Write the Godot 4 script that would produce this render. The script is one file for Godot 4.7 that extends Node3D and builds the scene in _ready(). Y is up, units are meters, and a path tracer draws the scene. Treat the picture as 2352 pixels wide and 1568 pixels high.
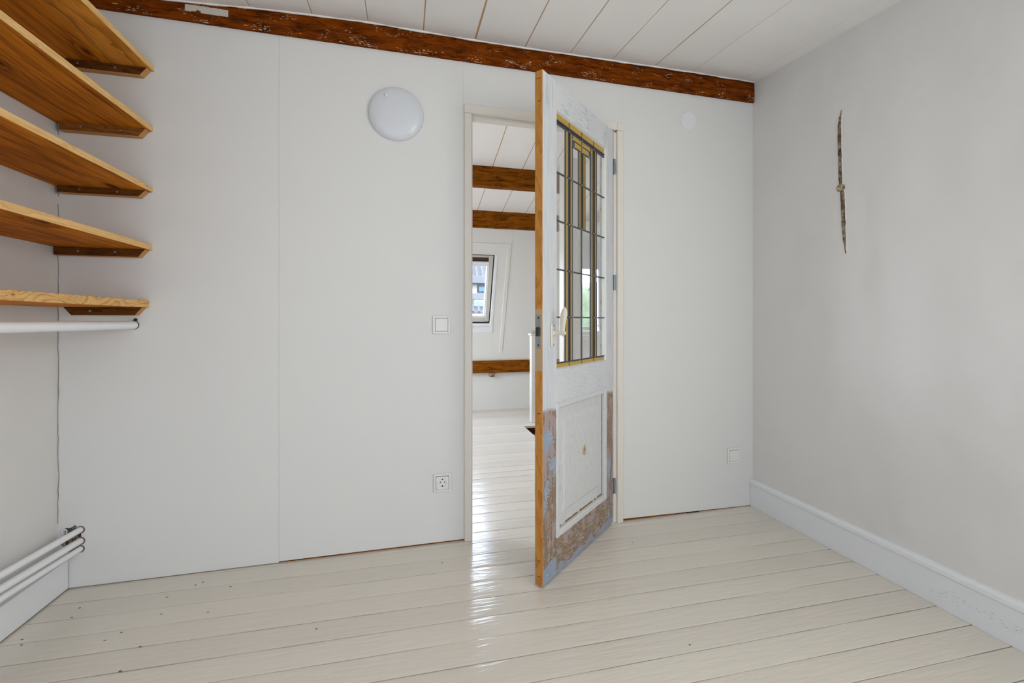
extends Node3D
# An attic room with a painted board floor, an open leaded-glass door and a view into the loft behind it.
# y up, metres. The partition with the door lies in z = 0; the camera looks towards -z, turned a little right.

const CAM_H := 1.06
const CAM_D := 2.067

class Builder:
	var st := SurfaceTool.new()
	var along := 0            # axis of the grain: u runs along it
	var offset := Vector2.ZERO
	func _init(axis := 0, off := Vector2.ZERO):
		st.begin(Mesh.PRIMITIVE_TRIANGLES)
		along = axis
		offset = off
	func uv(p: Vector3, n: Vector3) -> Vector2:
		var a := n.abs()
		var k := 0
		if a.y >= a.x and a.y >= a.z: k = 1
		elif a.z > a.x: k = 2
		var ua := along
		var va := 0
		if k == along:
			ua = (along + 1) % 3
			va = (along + 2) % 3
		else:
			va = 3 - along - k
		return Vector2(p[ua], -p[va]) + offset
	func tri(a: Vector3, b: Vector3, c: Vector3, na: Vector3, nb: Vector3, nc: Vector3):
		var g := (b - a).cross(c - a)
		if g.length_squared() < 1e-18: return
		if g.dot(na + nb + nc) > 0.0:
			var t := b; b = c; c = t
			t = nb; nb = nc; nc = t
		var fn := na + nb + nc
		for v in [[a, na], [b, nb], [c, nc]]:
			st.set_normal(v[1])
			st.set_uv(uv(v[0], fn))
			st.add_vertex(v[0])
	func flat(pts: Array, hint: Vector3):
		# convex polygon, flat, facing towards hint
		var n: Vector3 = Vector3.ZERO
		for i in range(1, pts.size() - 1):
			n += (pts[i] - pts[0]).cross(pts[i + 1] - pts[0])
		if n.length_squared() < 1e-20: return
		n = n.normalized()
		if n.dot(hint) < 0.0: n = -n
		for i in range(1, pts.size() - 1):
			tri(pts[0], pts[i], pts[i + 1], n, n, n)
	func box(lo: Vector3, hi: Vector3, bev := 0.0, tr := Transform3D()):
		var c := []
		for i in 8:
			c.append(Vector3(hi.x if i & 1 else lo.x, hi.y if i & 2 else lo.y, hi.z if i & 4 else lo.z))
		hexa(c, bev, tr)
	func hexa(c: Array, bev := 0.0, tr := Transform3D()):
		# eight corners, bit 0 x, bit 1 y, bit 2 z; each edge chamfered by bev
		var mid := Vector3.ZERO
		for p in c: mid += p / 8.0
		var q := {}
		for i in 8:
			for ax in 3:      # the corner point lying on the face across axis ax: moved in along the two other axes
				var p: Vector3 = c[i]
				for o in 3:
					if o != ax:
						var e: Vector3 = c[i ^ (1 << o)] - c[i]
						p += e.normalized() * minf(bev, e.length() * 0.45)
				q[i * 3 + ax] = tr * p
		mid = tr * mid
		for ax in 3:
			var o1 := (ax + 1) % 3
			var o2 := (ax + 2) % 3
			for sgn in 2:
				var b := sgn << ax
				var f := [q[b * 3 + ax], q[(b | 1 << o1) * 3 + ax], q[(b | 1 << o1 | 1 << o2) * 3 + ax], q[(b | 1 << o2) * 3 + ax]]
				flat(f, (f[0] + f[1] + f[2] + f[3]) / 4.0 - mid)
		if bev <= 0.0: return
		for ax in 3:         # edges running along ax
			var o1 := (ax + 1) % 3
			var o2 := (ax + 2) % 3
			for k in 4:
				var b := ((k & 1) << o1) | ((k >> 1) << o2)
				var e := b | (1 << ax)
				var f := [q[b * 3 + o1], q[b * 3 + o2], q[e * 3 + o2], q[e * 3 + o1]]
				flat(f, (f[0] + f[1] + f[2] + f[3]) / 4.0 - mid)
		for i in 8:
			flat([q[i * 3], q[i * 3 + 1], q[i * 3 + 2]], q[i * 3] - mid)
	func prism(poly: Array, ax: int, a: float, b: float):
		# convex polygon in the plane across ax ((ax+1), (ax+2) coordinates), extruded from a to b
		var lo := []
		var hi := []
		var mid := Vector3.ZERO
		for p in poly:
			var v := Vector3.ZERO
			v[(ax + 1) % 3] = p.x
			v[(ax + 2) % 3] = p.y
			v[ax] = a
			lo.append(v)
			v[ax] = b
			hi.append(v)
			mid += (lo[-1] + hi[-1]) / (2.0 * poly.size())
		var d := Vector3.ZERO
		d[ax] = 1.0
		flat(lo, -d * (b - a))
		flat(hi, d * (b - a))
		for i in poly.size():
			var j := (i + 1) % poly.size()
			flat([lo[i], lo[j], hi[j], hi[i]], (lo[i] + lo[j] + hi[i] + hi[j]) / 4.0 - mid)
	func grid(rows: Array, hint: Vector3, closed := false):
		# rows of points; smooth normals, turned towards hint (or away from the centre of a closed ring when hint is zero)
		var nr := rows.size()
		var nc: int = rows[0].size()
		var nor := []
		for i in nr:
			var line := []
			for j in nc:
				var up: Vector3 = rows[mini(i + 1, nr - 1)][j] - rows[maxi(i - 1, 0)][j]
				var jn := (j + 1) % nc if closed else mini(j + 1, nc - 1)
				var jp := (j - 1 + nc) % nc if closed else maxi(j - 1, 0)
				var ac: Vector3 = rows[i][jn] - rows[i][jp]
				var n := up.cross(ac)
				if n.length_squared() < 1e-20:
					n = hint if hint != Vector3.ZERO else Vector3.UP
				var h := hint
				if hint == Vector3.ZERO:
					var m := Vector3.ZERO
					for p in rows[i]: m += p / float(nc)
					h = rows[i][j] - m
				n = n.normalized()
				line.append(-n if n.dot(h) < 0.0 else n)
			nor.append(line)
		for i in nr - 1:
			for j in (nc if closed else nc - 1):
				var k := (j + 1) % nc
				tri(rows[i][j], rows[i][k], rows[i + 1][k], nor[i][j], nor[i][k], nor[i + 1][k])
				tri(rows[i][j], rows[i + 1][k], rows[i + 1][j], nor[i][j], nor[i + 1][k], nor[i + 1][j])
	func tube(path: Array, radius, sides := 12, caps := true, squash := 1.0):
		var rings := []
		var ref := Vector3.UP
		for i in path.size():
			var d: Vector3 = (path[mini(i + 1, path.size() - 1)] - path[maxi(i - 1, 0)]).normalized()
			if absf(d.dot(ref)) > 0.9: ref = Vector3.RIGHT if absf(d.x) < 0.9 else Vector3.BACK
			var x := d.cross(ref).normalized()
			var y := x.cross(d).normalized()
			ref = y
			var r: float = radius[i] if radius is Array else radius
			var ring := []
			for s in sides:
				var a := TAU * s / sides
				ring.append(path[i] + x * cos(a) * r * squash + y * sin(a) * r)
			rings.append(ring)
		grid(rings, Vector3.ZERO, true)
		if caps:
			flat(rings[0], path[0] - path[1])
			flat(rings[-1], path[-1] - path[-2])
	func lathe(at: Vector3, axis: Vector3, profile: Array, sides := 32):
		# profile of (distance along the axis, radius)
		var ref := Vector3.UP if absf(axis.y) < 0.9 else Vector3.RIGHT
		var x := axis.cross(ref).normalized()
		var y := x.cross(axis).normalized()
		var rings := []
		for p in profile:
			var ring := []
			for s in sides:
				var a := TAU * s / sides
				ring.append(at + axis * p.x + (x * cos(a) + y * sin(a)) * maxf(p.y, 1e-5))
			rings.append(ring)
		var m := SurfaceTool.new()
		for i in profile.size() - 1:
			var t: Vector2 = profile[i + 1] - profile[i]
			var n2 := Vector2(-t.y, t.x).normalized()
			for s in sides:
				var k := (s + 1) % sides
				var n0 := (x * cos(TAU * s / sides) + y * sin(TAU * s / sides)) * n2.y + axis * n2.x
				var n1 := (x * cos(TAU * k / sides) + y * sin(TAU * k / sides)) * n2.y + axis * n2.x
				tri(rings[i][s], rings[i][k], rings[i + 1][k], n0, n1, n1)
				tri(rings[i][s], rings[i + 1][k], rings[i + 1][s], n0, n1, n0)
	func mesh() -> ArrayMesh:
		return st.commit()

var rng := RandomNumberGenerator.new()
var noise := FastNoiseLite.new()
var M := {}
var taken := {}

# ---------------------------------------------------------------- nodes

func numbered(called: String) -> String:
	var n: int = taken.get(called, 0)
	taken[called] = n + 1
	return called if n == 0 else "%s_%03d" % [called, n]

func tag(o: Node, label: String, category: String, group := "", kind := "") -> Node:
	if label: o.set_meta("label", label)
	if category: o.set_meta("category", category)
	if group: o.set_meta("group", group)
	if kind: o.set_meta("kind", kind)
	return o

func thing(called: String, label: String, category: String, at := Vector3.ZERO, group := "", kind := "") -> Node3D:
	var o := Node3D.new()
	o.name = numbered(called)
	add_child(o, true)
	o.position = at
	tag(o, label, category, group, kind)
	return o

func struct(called: String, label: String, category: String, at := Vector3.ZERO) -> Node3D:
	return thing(called, label, category, at, "", "structure")

func put(called: String, b, mat: Material, parent: Node, label := "") -> MeshInstance3D:
	var o := MeshInstance3D.new()
	o.mesh = b.mesh() if b is Builder else b
	o.material_override = mat
	var n := 0
	var free := called
	while parent.has_node(NodePath(free)):
		n += 1
		free = "%s_%03d" % [called, n]
	o.name = free
	parent.add_child(o, true)
	if label: o.set_meta("label", label)
	return o

func B(axis := 0, off := Vector2.ZERO) -> Builder:
	return Builder.new(axis, off)

func box(lo: Vector3, hi: Vector3, bev := 0.0, axis := 0, off := Vector2.ZERO) -> Builder:
	var b := Builder.new(axis, off)
	b.box(lo, hi, bev)
	return b

# ---------------------------------------------------------------- materials

func srgb(r: float, g: float, b: float) -> Color:
	return Color(r / 255.0, g / 255.0, b / 255.0)

func plain(color: Color, rough := 0.6, metal := 0.0) -> StandardMaterial3D:
	var m := StandardMaterial3D.new()
	m.albedo_color = color
	m.roughness = rough
	m.metallic = metal
	return m

func noise_tex(freq: float, octaves: int, sd: int, size := 512, ramp: Gradient = null) -> NoiseTexture2D:
	var n := FastNoiseLite.new()
	n.seed = sd
	n.frequency = freq
	n.fractal_octaves = octaves
	var t := NoiseTexture2D.new()
	t.width = size
	t.height = size
	t.seamless = true
	t.noise = n
	if ramp: t.color_ramp = ramp
	return t

func ramp(stops: Array) -> Gradient:
	var g := Gradient.new()
	var o := PackedFloat32Array()
	var c := PackedColorArray()
	for s in stops:
		o.append(s[0])
		c.append(s[1])
	g.offsets = o
	g.colors = c
	return g

func relief(m: StandardMaterial3D, t: Texture2D, cm: float, scale: Vector3) -> StandardMaterial3D:
	m.heightmap_enabled = true
	m.heightmap_texture = t
	m.heightmap_scale = cm
	m.uv1_triplanar = true
	m.uv1_world_triplanar = true
	m.uv1_scale = scale
	return m

func layer(w: int, h: int, sd: int, fx: float, fy: float, octaves := 3) -> PackedByteArray:
	# noise stretched to fx by fy periods over the picture, 0..255
	var n := FastNoiseLite.new()
	n.seed = sd
	n.frequency = 1.0
	n.fractal_octaves = octaves
	var out := PackedByteArray()
	out.resize(w * h)
	for y in h:
		for x in w:
			out[y * w + x] = clampi(int(128.0 + 150.0 * n.get_noise_2d(fx * x / w, fy * y / h)), 0, 255)
	return out

func wood_image(w: int, h: int, sd: int, base: Color, dark: Color, lines: float, contrast: float, knots: int, streak := 0.5, swirl := 1.6) -> Image:
	# u along the grain (x), v across; year rings as contour lines that run round the knots
	rng.seed = sd
	var im := Image.create(w, h, false, Image.FORMAT_RGB8)
	var n := FastNoiseLite.new()
	n.seed = sd
	n.frequency = 1.0
	n.fractal_octaves = 2
	var ks := []
	for i in knots:
		ks.append([rng.randf() * w, rng.randf() * h, rng.randf_range(0.03, 0.06) * h])
	var ratio := float(w) / h
	for y in h:
		var v := float(y) / h
		for x in w:
			var u := ratio * x / w
			var f := v * lines + swirl * n.get_noise_2d(u * 0.22, v * 0.9) + 0.12 * n.get_noise_2d(u * 1.6 + 31.0, v * 9.0)
			var kn := 0.0
			for k in ks:
				var dx: float = (x - k[0]) / (k[2] * 3.2)
				var dy: float = (y - k[1]) / k[2]
				var r2 := dx * dx + dy * dy
				if r2 < 9.0:
					f += 1.6 * exp(-r2 * 0.7)
					kn = maxf(kn, exp(-r2 * 5.0))
			var r := f - floorf(f)
			r = pow(r, 3.0) * (0.55 + 0.45 * n.get_noise_2d(u * 0.8 + 7.0, v * 3.0 + 50.0) + 0.25)
			var fib := 0.5 + 0.5 * n.get_noise_2d(u * 2.2, v * 46.0)
			var blot := 0.5 + 0.7 * n.get_noise_2d(u * 0.9 + 77.0, v * 4.0)
			var t := clampf(contrast * r + streak * (fib - 0.4) * 0.6 + 0.35 * streak * (blot - 0.5), 0.0, 1.0)
			t = clampf(t + kn, 0.0, 1.0)
			im.set_pixel(x, y, base.lerp(dark, t))
	return im

func wood(im: Image, per_metre_u: float, per_metre_v: float, rough := 0.55) -> StandardMaterial3D:
	var m := plain(Color.WHITE, rough)
	m.metallic_specular = 0.16
	m.albedo_texture = ImageTexture.create_from_image(im)
	m.uv1_scale = Vector3(per_metre_u, per_metre_v, 1)
	return m

func beam_image() -> Image:
	# 2048 px = 3.3 m along, 96 px = 0.14 m across; v 0 is the top of the face
	var w := 2048
	var h := 96
	var im := wood_image(w, h, 11, srgb(130, 60, 4), srgb(44, 15, 0), 3.0, 0.4, 4, 1.7)
	var a := layer(w, h, 21, 150.0, 26.0, 4)
	var b := layer(w, h, 22, 26.0, 2.2, 2)
	var d := layer(w, h, 23, 36.0, 5.0, 4)
	var str_ := layer(w, h, 24, 42.0, 20.0, 3)
	for y in h:
		for x in w:
			var low := smoothstep(0.45, 1.0, float(y) / h)
			var c := im.get_pixel(x, y)
			c = c.lerp(srgb(30, 14, 6), 0.7 * clampf((d[y * w + x] - 176) / 60.0, 0, 1))
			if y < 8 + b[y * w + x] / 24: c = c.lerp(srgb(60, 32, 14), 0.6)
			var need := 233.0 - 22.0 * low - 0.62 * (b[y * w + x] - 128)
			if a[y * w + x] > need or (str_[y * w + x] > 226 - 30.0 * low and b[y * w + x] > 132): c = c.lerp(srgb(214, 205, 194), 0.9)
			im.set_pixel(x, y, c)
	# a neat rectangle left white when the wall was painted
	for x in range(int((-0.89 + 1.35) / 3.3 * w), int((-0.73 + 1.35) / 3.3 * w)):
		for y in range(36, 56):
			if y < 54 - int(8.0 * (a[x] - 100) / 150.0) or x % 300 > 20: im.set_pixel(x, y, srgb(205, 199, 190))
	return im

func door_image() -> Image:
	# door face, 400 x 1200 px for 0.70 x 2.07 m; x runs from the hinge side, y down from the top
	var w := 400
	var h := 1200
	var im := Image.create(w, h, false, Image.FORMAT_RGB8)
	var brush := layer(w, h, 31, 55.0, 9.0, 3)
	var cross := layer(w, h, 32, 9.0, 190.0, 3)
	var big := layer(w, h, 33, 4.0, 9.0, 2)
	var patch := layer(w, h, 34, 9.0, 20.0, 4)
	var bits := layer(w, h, 35, 90.0, 150.0, 2)
	for y in h:
		var hh := 2.07 - 2.07 * y / h
		for x in w:
			var s := 0.70 * x / w
			var i := y * w + x
			var rail := s > 0.085 and s < 0.577 and (hh > 1.93 or (hh > 0.70 and hh < 0.87) or hh < 0.16)
			var grain: float = cross[i] if rail else brush[i]
			var c := srgb(222, 221, 220).lerp(srgb(200, 204, 210), (0.7 if rail else 1.0) * clampf((grain - 80.0) / 150.0, 0, 1) * clampf((big[i] - 40.0) / 130.0, 0, 1))
			if hh > 1.93 and grain + 0.4 * big[i] > 236: c = c.lerp(srgb(168, 170, 174), 0.3)
			var line := 0.708 + 0.012 * (big[i] - 128) / 128.0
			if hh < line:
				var e := clampf((line - hh) / 0.02, 0, 1)
				var t := srgb(156, 132, 108).lerp(srgb(138, 114, 90), clampf((grain - 90.0) / 80.0, 0, 1))
				var mauve := 128.0 + (40.0 if hh > 0.5 and s > 0.5 else 0.0) + (18.0 if rail and hh > 0.085 else -10.0)
				if patch[i] + 0.5 * (grain - 128.0) < mauve - 18.0: t = srgb(176, 154, 146).lerp(srgb(166, 150, 146), clampf((grain - 90.0) / 80.0, 0, 1))
				var edge := 0.016 + 0.034 * clampf((big[i] - 70.0) / 110.0, 0, 1) + (0.05 if s > 0.577 else 0.0)
				if hh < edge and patch[i] > 84: t = srgb(150, 160, 178)
				if big[i] + 0.7 * patch[i] + 0.35 * (bits[i] - 128) > 258 + 0.5 * absf(grain - 128.0) and (s > 0.577 or s < 0.085): t = srgb(158, 166, 182)
				if bits[i] + 0.3 * patch[i] > 252: t = srgb(202, 204, 208)
				if s > 0.577 and patch[i] < 52 and hh < 0.4: t = srgb(204, 160, 112)
				if s > 0.68 and bits[i] > 120: t = srgb(192, 142, 92)
				c = c.lerp(t, e)
			im.set_pixel(x, y, c)
	return im

func panel_image() -> Image:
	# lower panel, 260 x 300 px, white with worn seams, mapped over s 0.082..0.582, h 0.158..0.716
	var w := 260
	var h := 300
	var im := Image.create(w, h, false, Image.FORMAT_RGB8)
	var patch := layer(w, h, 41, 14.0, 16.0, 4)
	var brush := layer(w, h, 42, 60.0, 8.0, 3)
	for y in h:
		for x in w:
			var i := y * w + x
			var c := srgb(222, 220, 216).lerp(srgb(212, 211, 210), clampf((brush[i] - 80.0) / 140.0, 0, 1))
			if brush[i] > 196 and patch[i] > 160: c = c.lerp(srgb(170, 170, 172), 0.5)
			var k := Vector2(x - 118.0, (y - 138.0) * 0.6).length() + 0.03 * (patch[i] - 128)
			if k < 9.0: c = c.lerp(srgb(196, 164, 100), 0.8)
			if k < 3.5: c = srgb(170, 128, 66)
			im.set_pixel(x, y, c)
	return im

func materials():
	noise.seed = 3
	noise.frequency = 1.0
	noise.fractal_octaves = 3
	var plaster := noise_tex(0.006, 4, 5)
	var fine := noise_tex(0.03, 3, 6)
	M.wall = relief(plain(srgb(230, 227, 222), 0.85), plaster, 0.2, Vector3(0.45, 0.45, 0.45))
	M.plaster = relief(plain(srgb(230, 226, 221), 0.85), plaster, 1.0, Vector3(0.7, 0.7, 0.7))
	M.loft_wall = relief(plain(srgb(236, 233, 226), 0.8), plaster, 0.2, Vector3(0.45, 0.45, 0.45))
	M.ceiling = relief(plain(srgb(249, 244, 238), 0.6), plaster, 0.5, Vector3(0.8, 0.8, 0.8))
	M.trim = relief(plain(srgb(232, 229, 220), 0.4), fine, 0.04, Vector3(1, 1, 1))
	M.frame = relief(plain(srgb(234, 225, 212), 0.45), fine, 0.05, Vector3(1, 1, 1))
	M.skirting = relief(plain(srgb(240, 240, 240), 0.45), fine, 0.06, Vector3(1, 1, 1))
	M.floor = []
	for i in 3:
		M.floor.append(relief(plain([srgb(226, 217, 203), srgb(223, 214, 200), srgb(228, 219, 205)][i], 0.18), noise_tex(0.02, 4, 60 + i), 0.1, Vector3(0.5, 2.0, 4.0)))
	for fm in M.floor: fm.metallic_specular = 0.66
	M.stain = plain(srgb(196, 158, 118), 0.7)
	M.subfloor = plain(srgb(92, 62, 40), 0.9)
	M.beam = wood(beam_image(), 1.0 / 3.3, 1.0 / 0.14, 0.6)
	M.loft_beam = wood(wood_image(1024, 128, 12, srgb(148, 84, 16), srgb(56, 24, 2), 3.0, 0.55, 6, 1.1), 0.7, 5.0, 0.55)
	M.shelf = wood(wood_image(1024, 320, 13, srgb(222, 136, 38), srgb(104, 54, 8), 9.0, 0.45, 8, 1.2), 0.65, 2.1, 0.6)
	M.shelf_edge = wood(wood_image(1024, 64, 14, srgb(242, 198, 136), srgb(192, 134, 70), 4.0, 0.4, 3, 0.6), 0.65, 12.0, 0.6)
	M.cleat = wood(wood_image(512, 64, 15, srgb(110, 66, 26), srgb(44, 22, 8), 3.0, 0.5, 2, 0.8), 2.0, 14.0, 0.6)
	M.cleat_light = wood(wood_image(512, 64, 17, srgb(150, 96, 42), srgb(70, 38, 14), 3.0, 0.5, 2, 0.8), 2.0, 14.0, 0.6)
	M.shelf_swirl = wood(wood_image(1024, 64, 18, srgb(236, 190, 126), srgb(170, 112, 54), 3.0, 0.75, 3, 0.5, 4.5), 0.8, 12.0, 0.6)
	M.shelf_light = wood(wood_image(1024, 128, 19, srgb(232, 154, 60), srgb(130, 74, 16), 4.0, 0.45, 4, 0.9), 0.65, 3.0, 0.6)
	M.cleat_edge = plain(srgb(200, 146, 84), 0.6)
	M.door_edge = wood(wood_image(1024, 64, 16, srgb(204, 142, 72), srgb(150, 90, 34), 2.2, 0.55, 4, 0.5), 0.9, 12.0, 0.55)
	var face := plain(Color.WHITE, 0.55)
	face.albedo_texture = ImageTexture.create_from_image(door_image())
	face.uv1_scale = Vector3(1.0 / 0.70, 1.0 / 2.07, 1)
	M.door_face = face
	var pan := plain(Color.WHITE, 0.5)
	pan.albedo_texture = ImageTexture.create_from_image(panel_image())
	pan.uv1_scale = Vector3(1.0 / 0.5, 1.0 / 0.558, 1)
	M.door_panel = pan
	M.bare_seam = plain(srgb(150, 112, 70), 0.8)
	var clear := plain(Color(0.93, 0.96, 0.95, 0.05), 0.02)
	clear.transparency = BaseMaterial3D.TRANSPARENCY_ALPHA
	M.clear = clear
	for g in [["gold", Color(0.80, 0.67, 0.28, 0.86)], ["maroon", Color(0.24, 0.07, 0.08, 0.9)], ["smoke", Color(0.10, 0.07, 0.10, 0.92)]]:
		var gm := plain(g[1], 0.2)
		gm.transparency = BaseMaterial3D.TRANSPARENCY_ALPHA
		gm = relief(gm, noise_tex(0.05, 2, 8), 0.12, Vector3(6, 6, 6))
		gm.backlight_enabled = g[0] == "gold"
		gm.backlight = Color(0.5, 0.38, 0.12)
		M[g[0]] = gm
	M.lead = plain(srgb(74, 74, 78), 0.45, 0.3)
	M.solder = plain(srgb(150, 148, 146), 0.4, 0.4)
	M.steel = plain(srgb(170, 176, 178), 0.35, 0.85)
	M.zinc = plain(srgb(140, 150, 156), 0.4, 0.8)
	M.dark_metal = plain(srgb(64, 62, 60), 0.5, 0.5)
	M.enamel = plain(srgb(226, 216, 200), 0.22)
	M.plastic = plain(srgb(236, 232, 226), 0.3)
	M.plate = plain(srgb(236, 235, 233), 0.35)
	M.hole = plain(srgb(26, 24, 22), 0.9)
	M.opal = plain(srgb(222, 223, 226), 0.25)
	M.opal.subsurf_scatter_enabled = true
	M.opal.subsurf_scatter_strength = 0.2
	M.pipe = plain(srgb(246, 245, 245), 0.35)
	M.pipe_grey = plain(srgb(170, 172, 176), 0.6)
	M.rubble = relief(plain(srgb(88, 76, 58), 0.95), fine, 0.8, Vector3(5, 5, 5))
	M.rubble.albedo_texture = noise_tex(0.03, 4, 9, 256, ramp([[0.3, srgb(70, 60, 50)], [0.55, srgb(150, 130, 100)], [0.75, srgb(210, 190, 160)]]))
	M.rubble.albedo_color = Color.WHITE
	M.lath = relief(plain(Color.WHITE, 0.9), fine, 0.3, Vector3(3, 3, 3))
	M.lath.albedo_texture = noise_tex(0.03, 4, 10, 256, ramp([[0.3, srgb(66, 46, 34)], [0.5, srgb(122, 98, 74)], [0.7, srgb(176, 160, 138)]]))
	M.sky_block = plain(srgb(235, 235, 235), 0.9)
	M.outer_white = plain(srgb(150, 150, 150), 0.6)
	M.sash = plain(srgb(206, 202, 192), 0.35)
	M.white = plain(srgb(240, 240, 240), 0.35)
	M.gasket = plain(srgb(34, 28, 24), 0.7)
	M.vent = plain(srgb(70, 48, 30), 0.6)
	M.crack = plain(srgb(150, 140, 130), 0.9)
	M.dirt = plain(srgb(122, 104, 84), 0.9)
	M.brick = plain(srgb(176, 116, 88), 0.8)
	M.tile = plain(srgb(62, 61, 62), 0.8)
	M.cement = relief(plain(srgb(78, 80, 82), 0.9), fine, 0.3, Vector3(1, 1, 1))
	M.blue = plain(srgb(38, 88, 128), 0.4)
	M.pale_blue = plain(srgb(76, 104, 134), 0.3)
	M.leaf = relief(plain(srgb(70, 82, 48), 0.8), fine, 3.0, Vector3(1, 1, 1))
	M.field = plain(srgb(80, 88, 92), 0.9)

# ---------------------------------------------------------------- scene

func _ready():
	rng.seed = 7
	# camera: level, lens shifted, 15 mm equivalent
	var cam := Camera3D.new()
	cam.name = "camera"
	add_child(cam)
	cam.position = Vector3(0, CAM_H, CAM_D)
	cam.rotation.y = -deg_to_rad(13.82)
	var near := 0.05
	cam.set_frustum(1568.0 / 988.0 * near, Vector2(0, -48.0 / 988.0 * near), near, 200.0)
	cam.current = true
	# overcast sky
	var env := Environment.new()
	env.background_mode = Environment.BG_SKY
	var sky := Sky.new()
	var sm := ProceduralSkyMaterial.new()
	sm.sky_top_color = srgb(196, 212, 236)
	sm.sky_horizon_color = srgb(232, 238, 246)
	sm.ground_horizon_color = srgb(180, 180, 176)
	sm.ground_bottom_color = srgb(140, 140, 136)
	sm.sky_energy_multiplier = 3.6
	sky.sky_material = sm
	env.sky = sky
	env.tonemap_mode = Environment.TONE_MAPPER_LINEAR
	env.tonemap_exposure = 1.0
	env.sdfgi_enabled = true
	env.ssao_enabled = true
	env.ssil_enabled = true
	var we := WorldEnvironment.new()
	we.name = "world_environment"
	we.environment = env
	add_child(we)
	# area lights at unseen and added windows, all out of view
	area_light("unseen_rear_light", Vector3(0.0, 0.83, 3.27), Vector3(0, 0, -1), Vector2(2.4, 1.3), 0.54, Color(0.77, 0.87, 1.0))  # unseen source behind the viewer, cool light low on the back wall
	area_light("added_left_fill", Vector3(-1.32, 1.3, 2.65), Vector3(1, 0, 0), Vector2(0.9, 1.1), 0.5, Color(0.92, 0.96, 1.0))  # added fill from the left, evens out the right wall
	area_light("added_right_fill", Vector3(1.92, 1.45, 2.65), Vector3(-1, 0, 0), Vector2(0.9, 1.1), 2.5, Color(0.972, 0.984, 0.972))  # added fill from the right, lifts the left wall and shelves
	area_light("unseen_loft_light", Vector3(-1.58, 1.3, -1.5), Vector3(1, 0, 0), Vector2(1.0, 1.1), 2.15, Color(0.94, 0.97, 1.0))  # unseen source at the loft end, placed to brighten the loft
	materials()
	build_floor()
	build_walls()
	build_ceiling()
	build_beams()
	build_door_frame()
	build_skirting()
	build_loft()
	build_outside()
	build_door()
	build_shelves()
	build_fittings()
	build_pipes()

func area_light(called: String, at: Vector3, towards: Vector3, size: Vector2, energy: float, color: Color):
	var l := AreaLight3D.new()
	l.name = called
	add_child(l)
	l.look_at_from_position(at, at + towards, Vector3.UP)
	l.area_size = size
	l.area_normalize_energy = false
	l.light_energy = energy
	l.light_color = color
	l.area_range = 30.0
	l.area_attenuation = 2.0
	l.shadow_enabled = true

# ---------------------------------------------------------------- floor

func joint(k: int, x: float) -> float:
	return 0.028 + 0.1025 * k + 0.022 * x

func gap(k: int, x: float) -> float:
	var base := 0.0029 + 0.0018 * noise.get_noise_2d(k * 7.3, 0.5)
	if z_of_wall(k): base *= 0.6
	return clampf(base + 0.0042 * noise.get_noise_2d(x * 2.6, k * 13.7), 0.0003, 0.0052)

func z_of_wall(k: int) -> bool:
	return k < 2 and k > -3

func floorboard(k: int, x0: float, x1: float, parent: Node):
	var b := B(0)
	var n := maxi(6, int((x1 - x0) / 0.12))
	var crown := 0.0011 * noise.get_noise_2d(k * 3.7, 9.0) + 0.0003
	var tilt := 0.0008 * noise.get_noise_2d(k * 5.1, 19.0)
	var rows := []
	for i in n + 1:
		var x := lerpf(x0, x1, float(i) / n)
		var za := joint(k, x) + gap(k, x) * 0.5
		var zb := joint(k + 1, x) - gap(k + 1, x) * 0.5
		var line := []
		for t in [0.0, 0.0, 0.015, 0.2, 0.5, 0.8, 0.985, 1.0, 1.0]:
			var y: float = -crown * pow(2.0 * t - 1.0, 2) + tilt * (t - 0.5)
			if t == 0.0 or t == 1.0: y -= 0.0012
			line.append(Vector3(x, y, lerpf(za, zb, t)))
		line[0].y = -0.022
		line[8].y = -0.022
		rows.append(line)
	var top := []
	var fa := []
	var fb := []
	for r in rows:
		top.append(r.slice(1, 8))
		fa.append([r[0], r[1]])
		fb.append([r[7], r[8]])
	b.grid(top, Vector3.UP)
	b.grid(fa, Vector3.FORWARD)
	b.grid(fb, Vector3.BACK)
	b.flat(rows[0].slice(0, 9), Vector3.LEFT)
	b.flat(rows[-1].slice(0, 9), Vector3.RIGHT)
	put("floorboard", b, M.floor[posmod(k * 7, 3)], parent)

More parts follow.
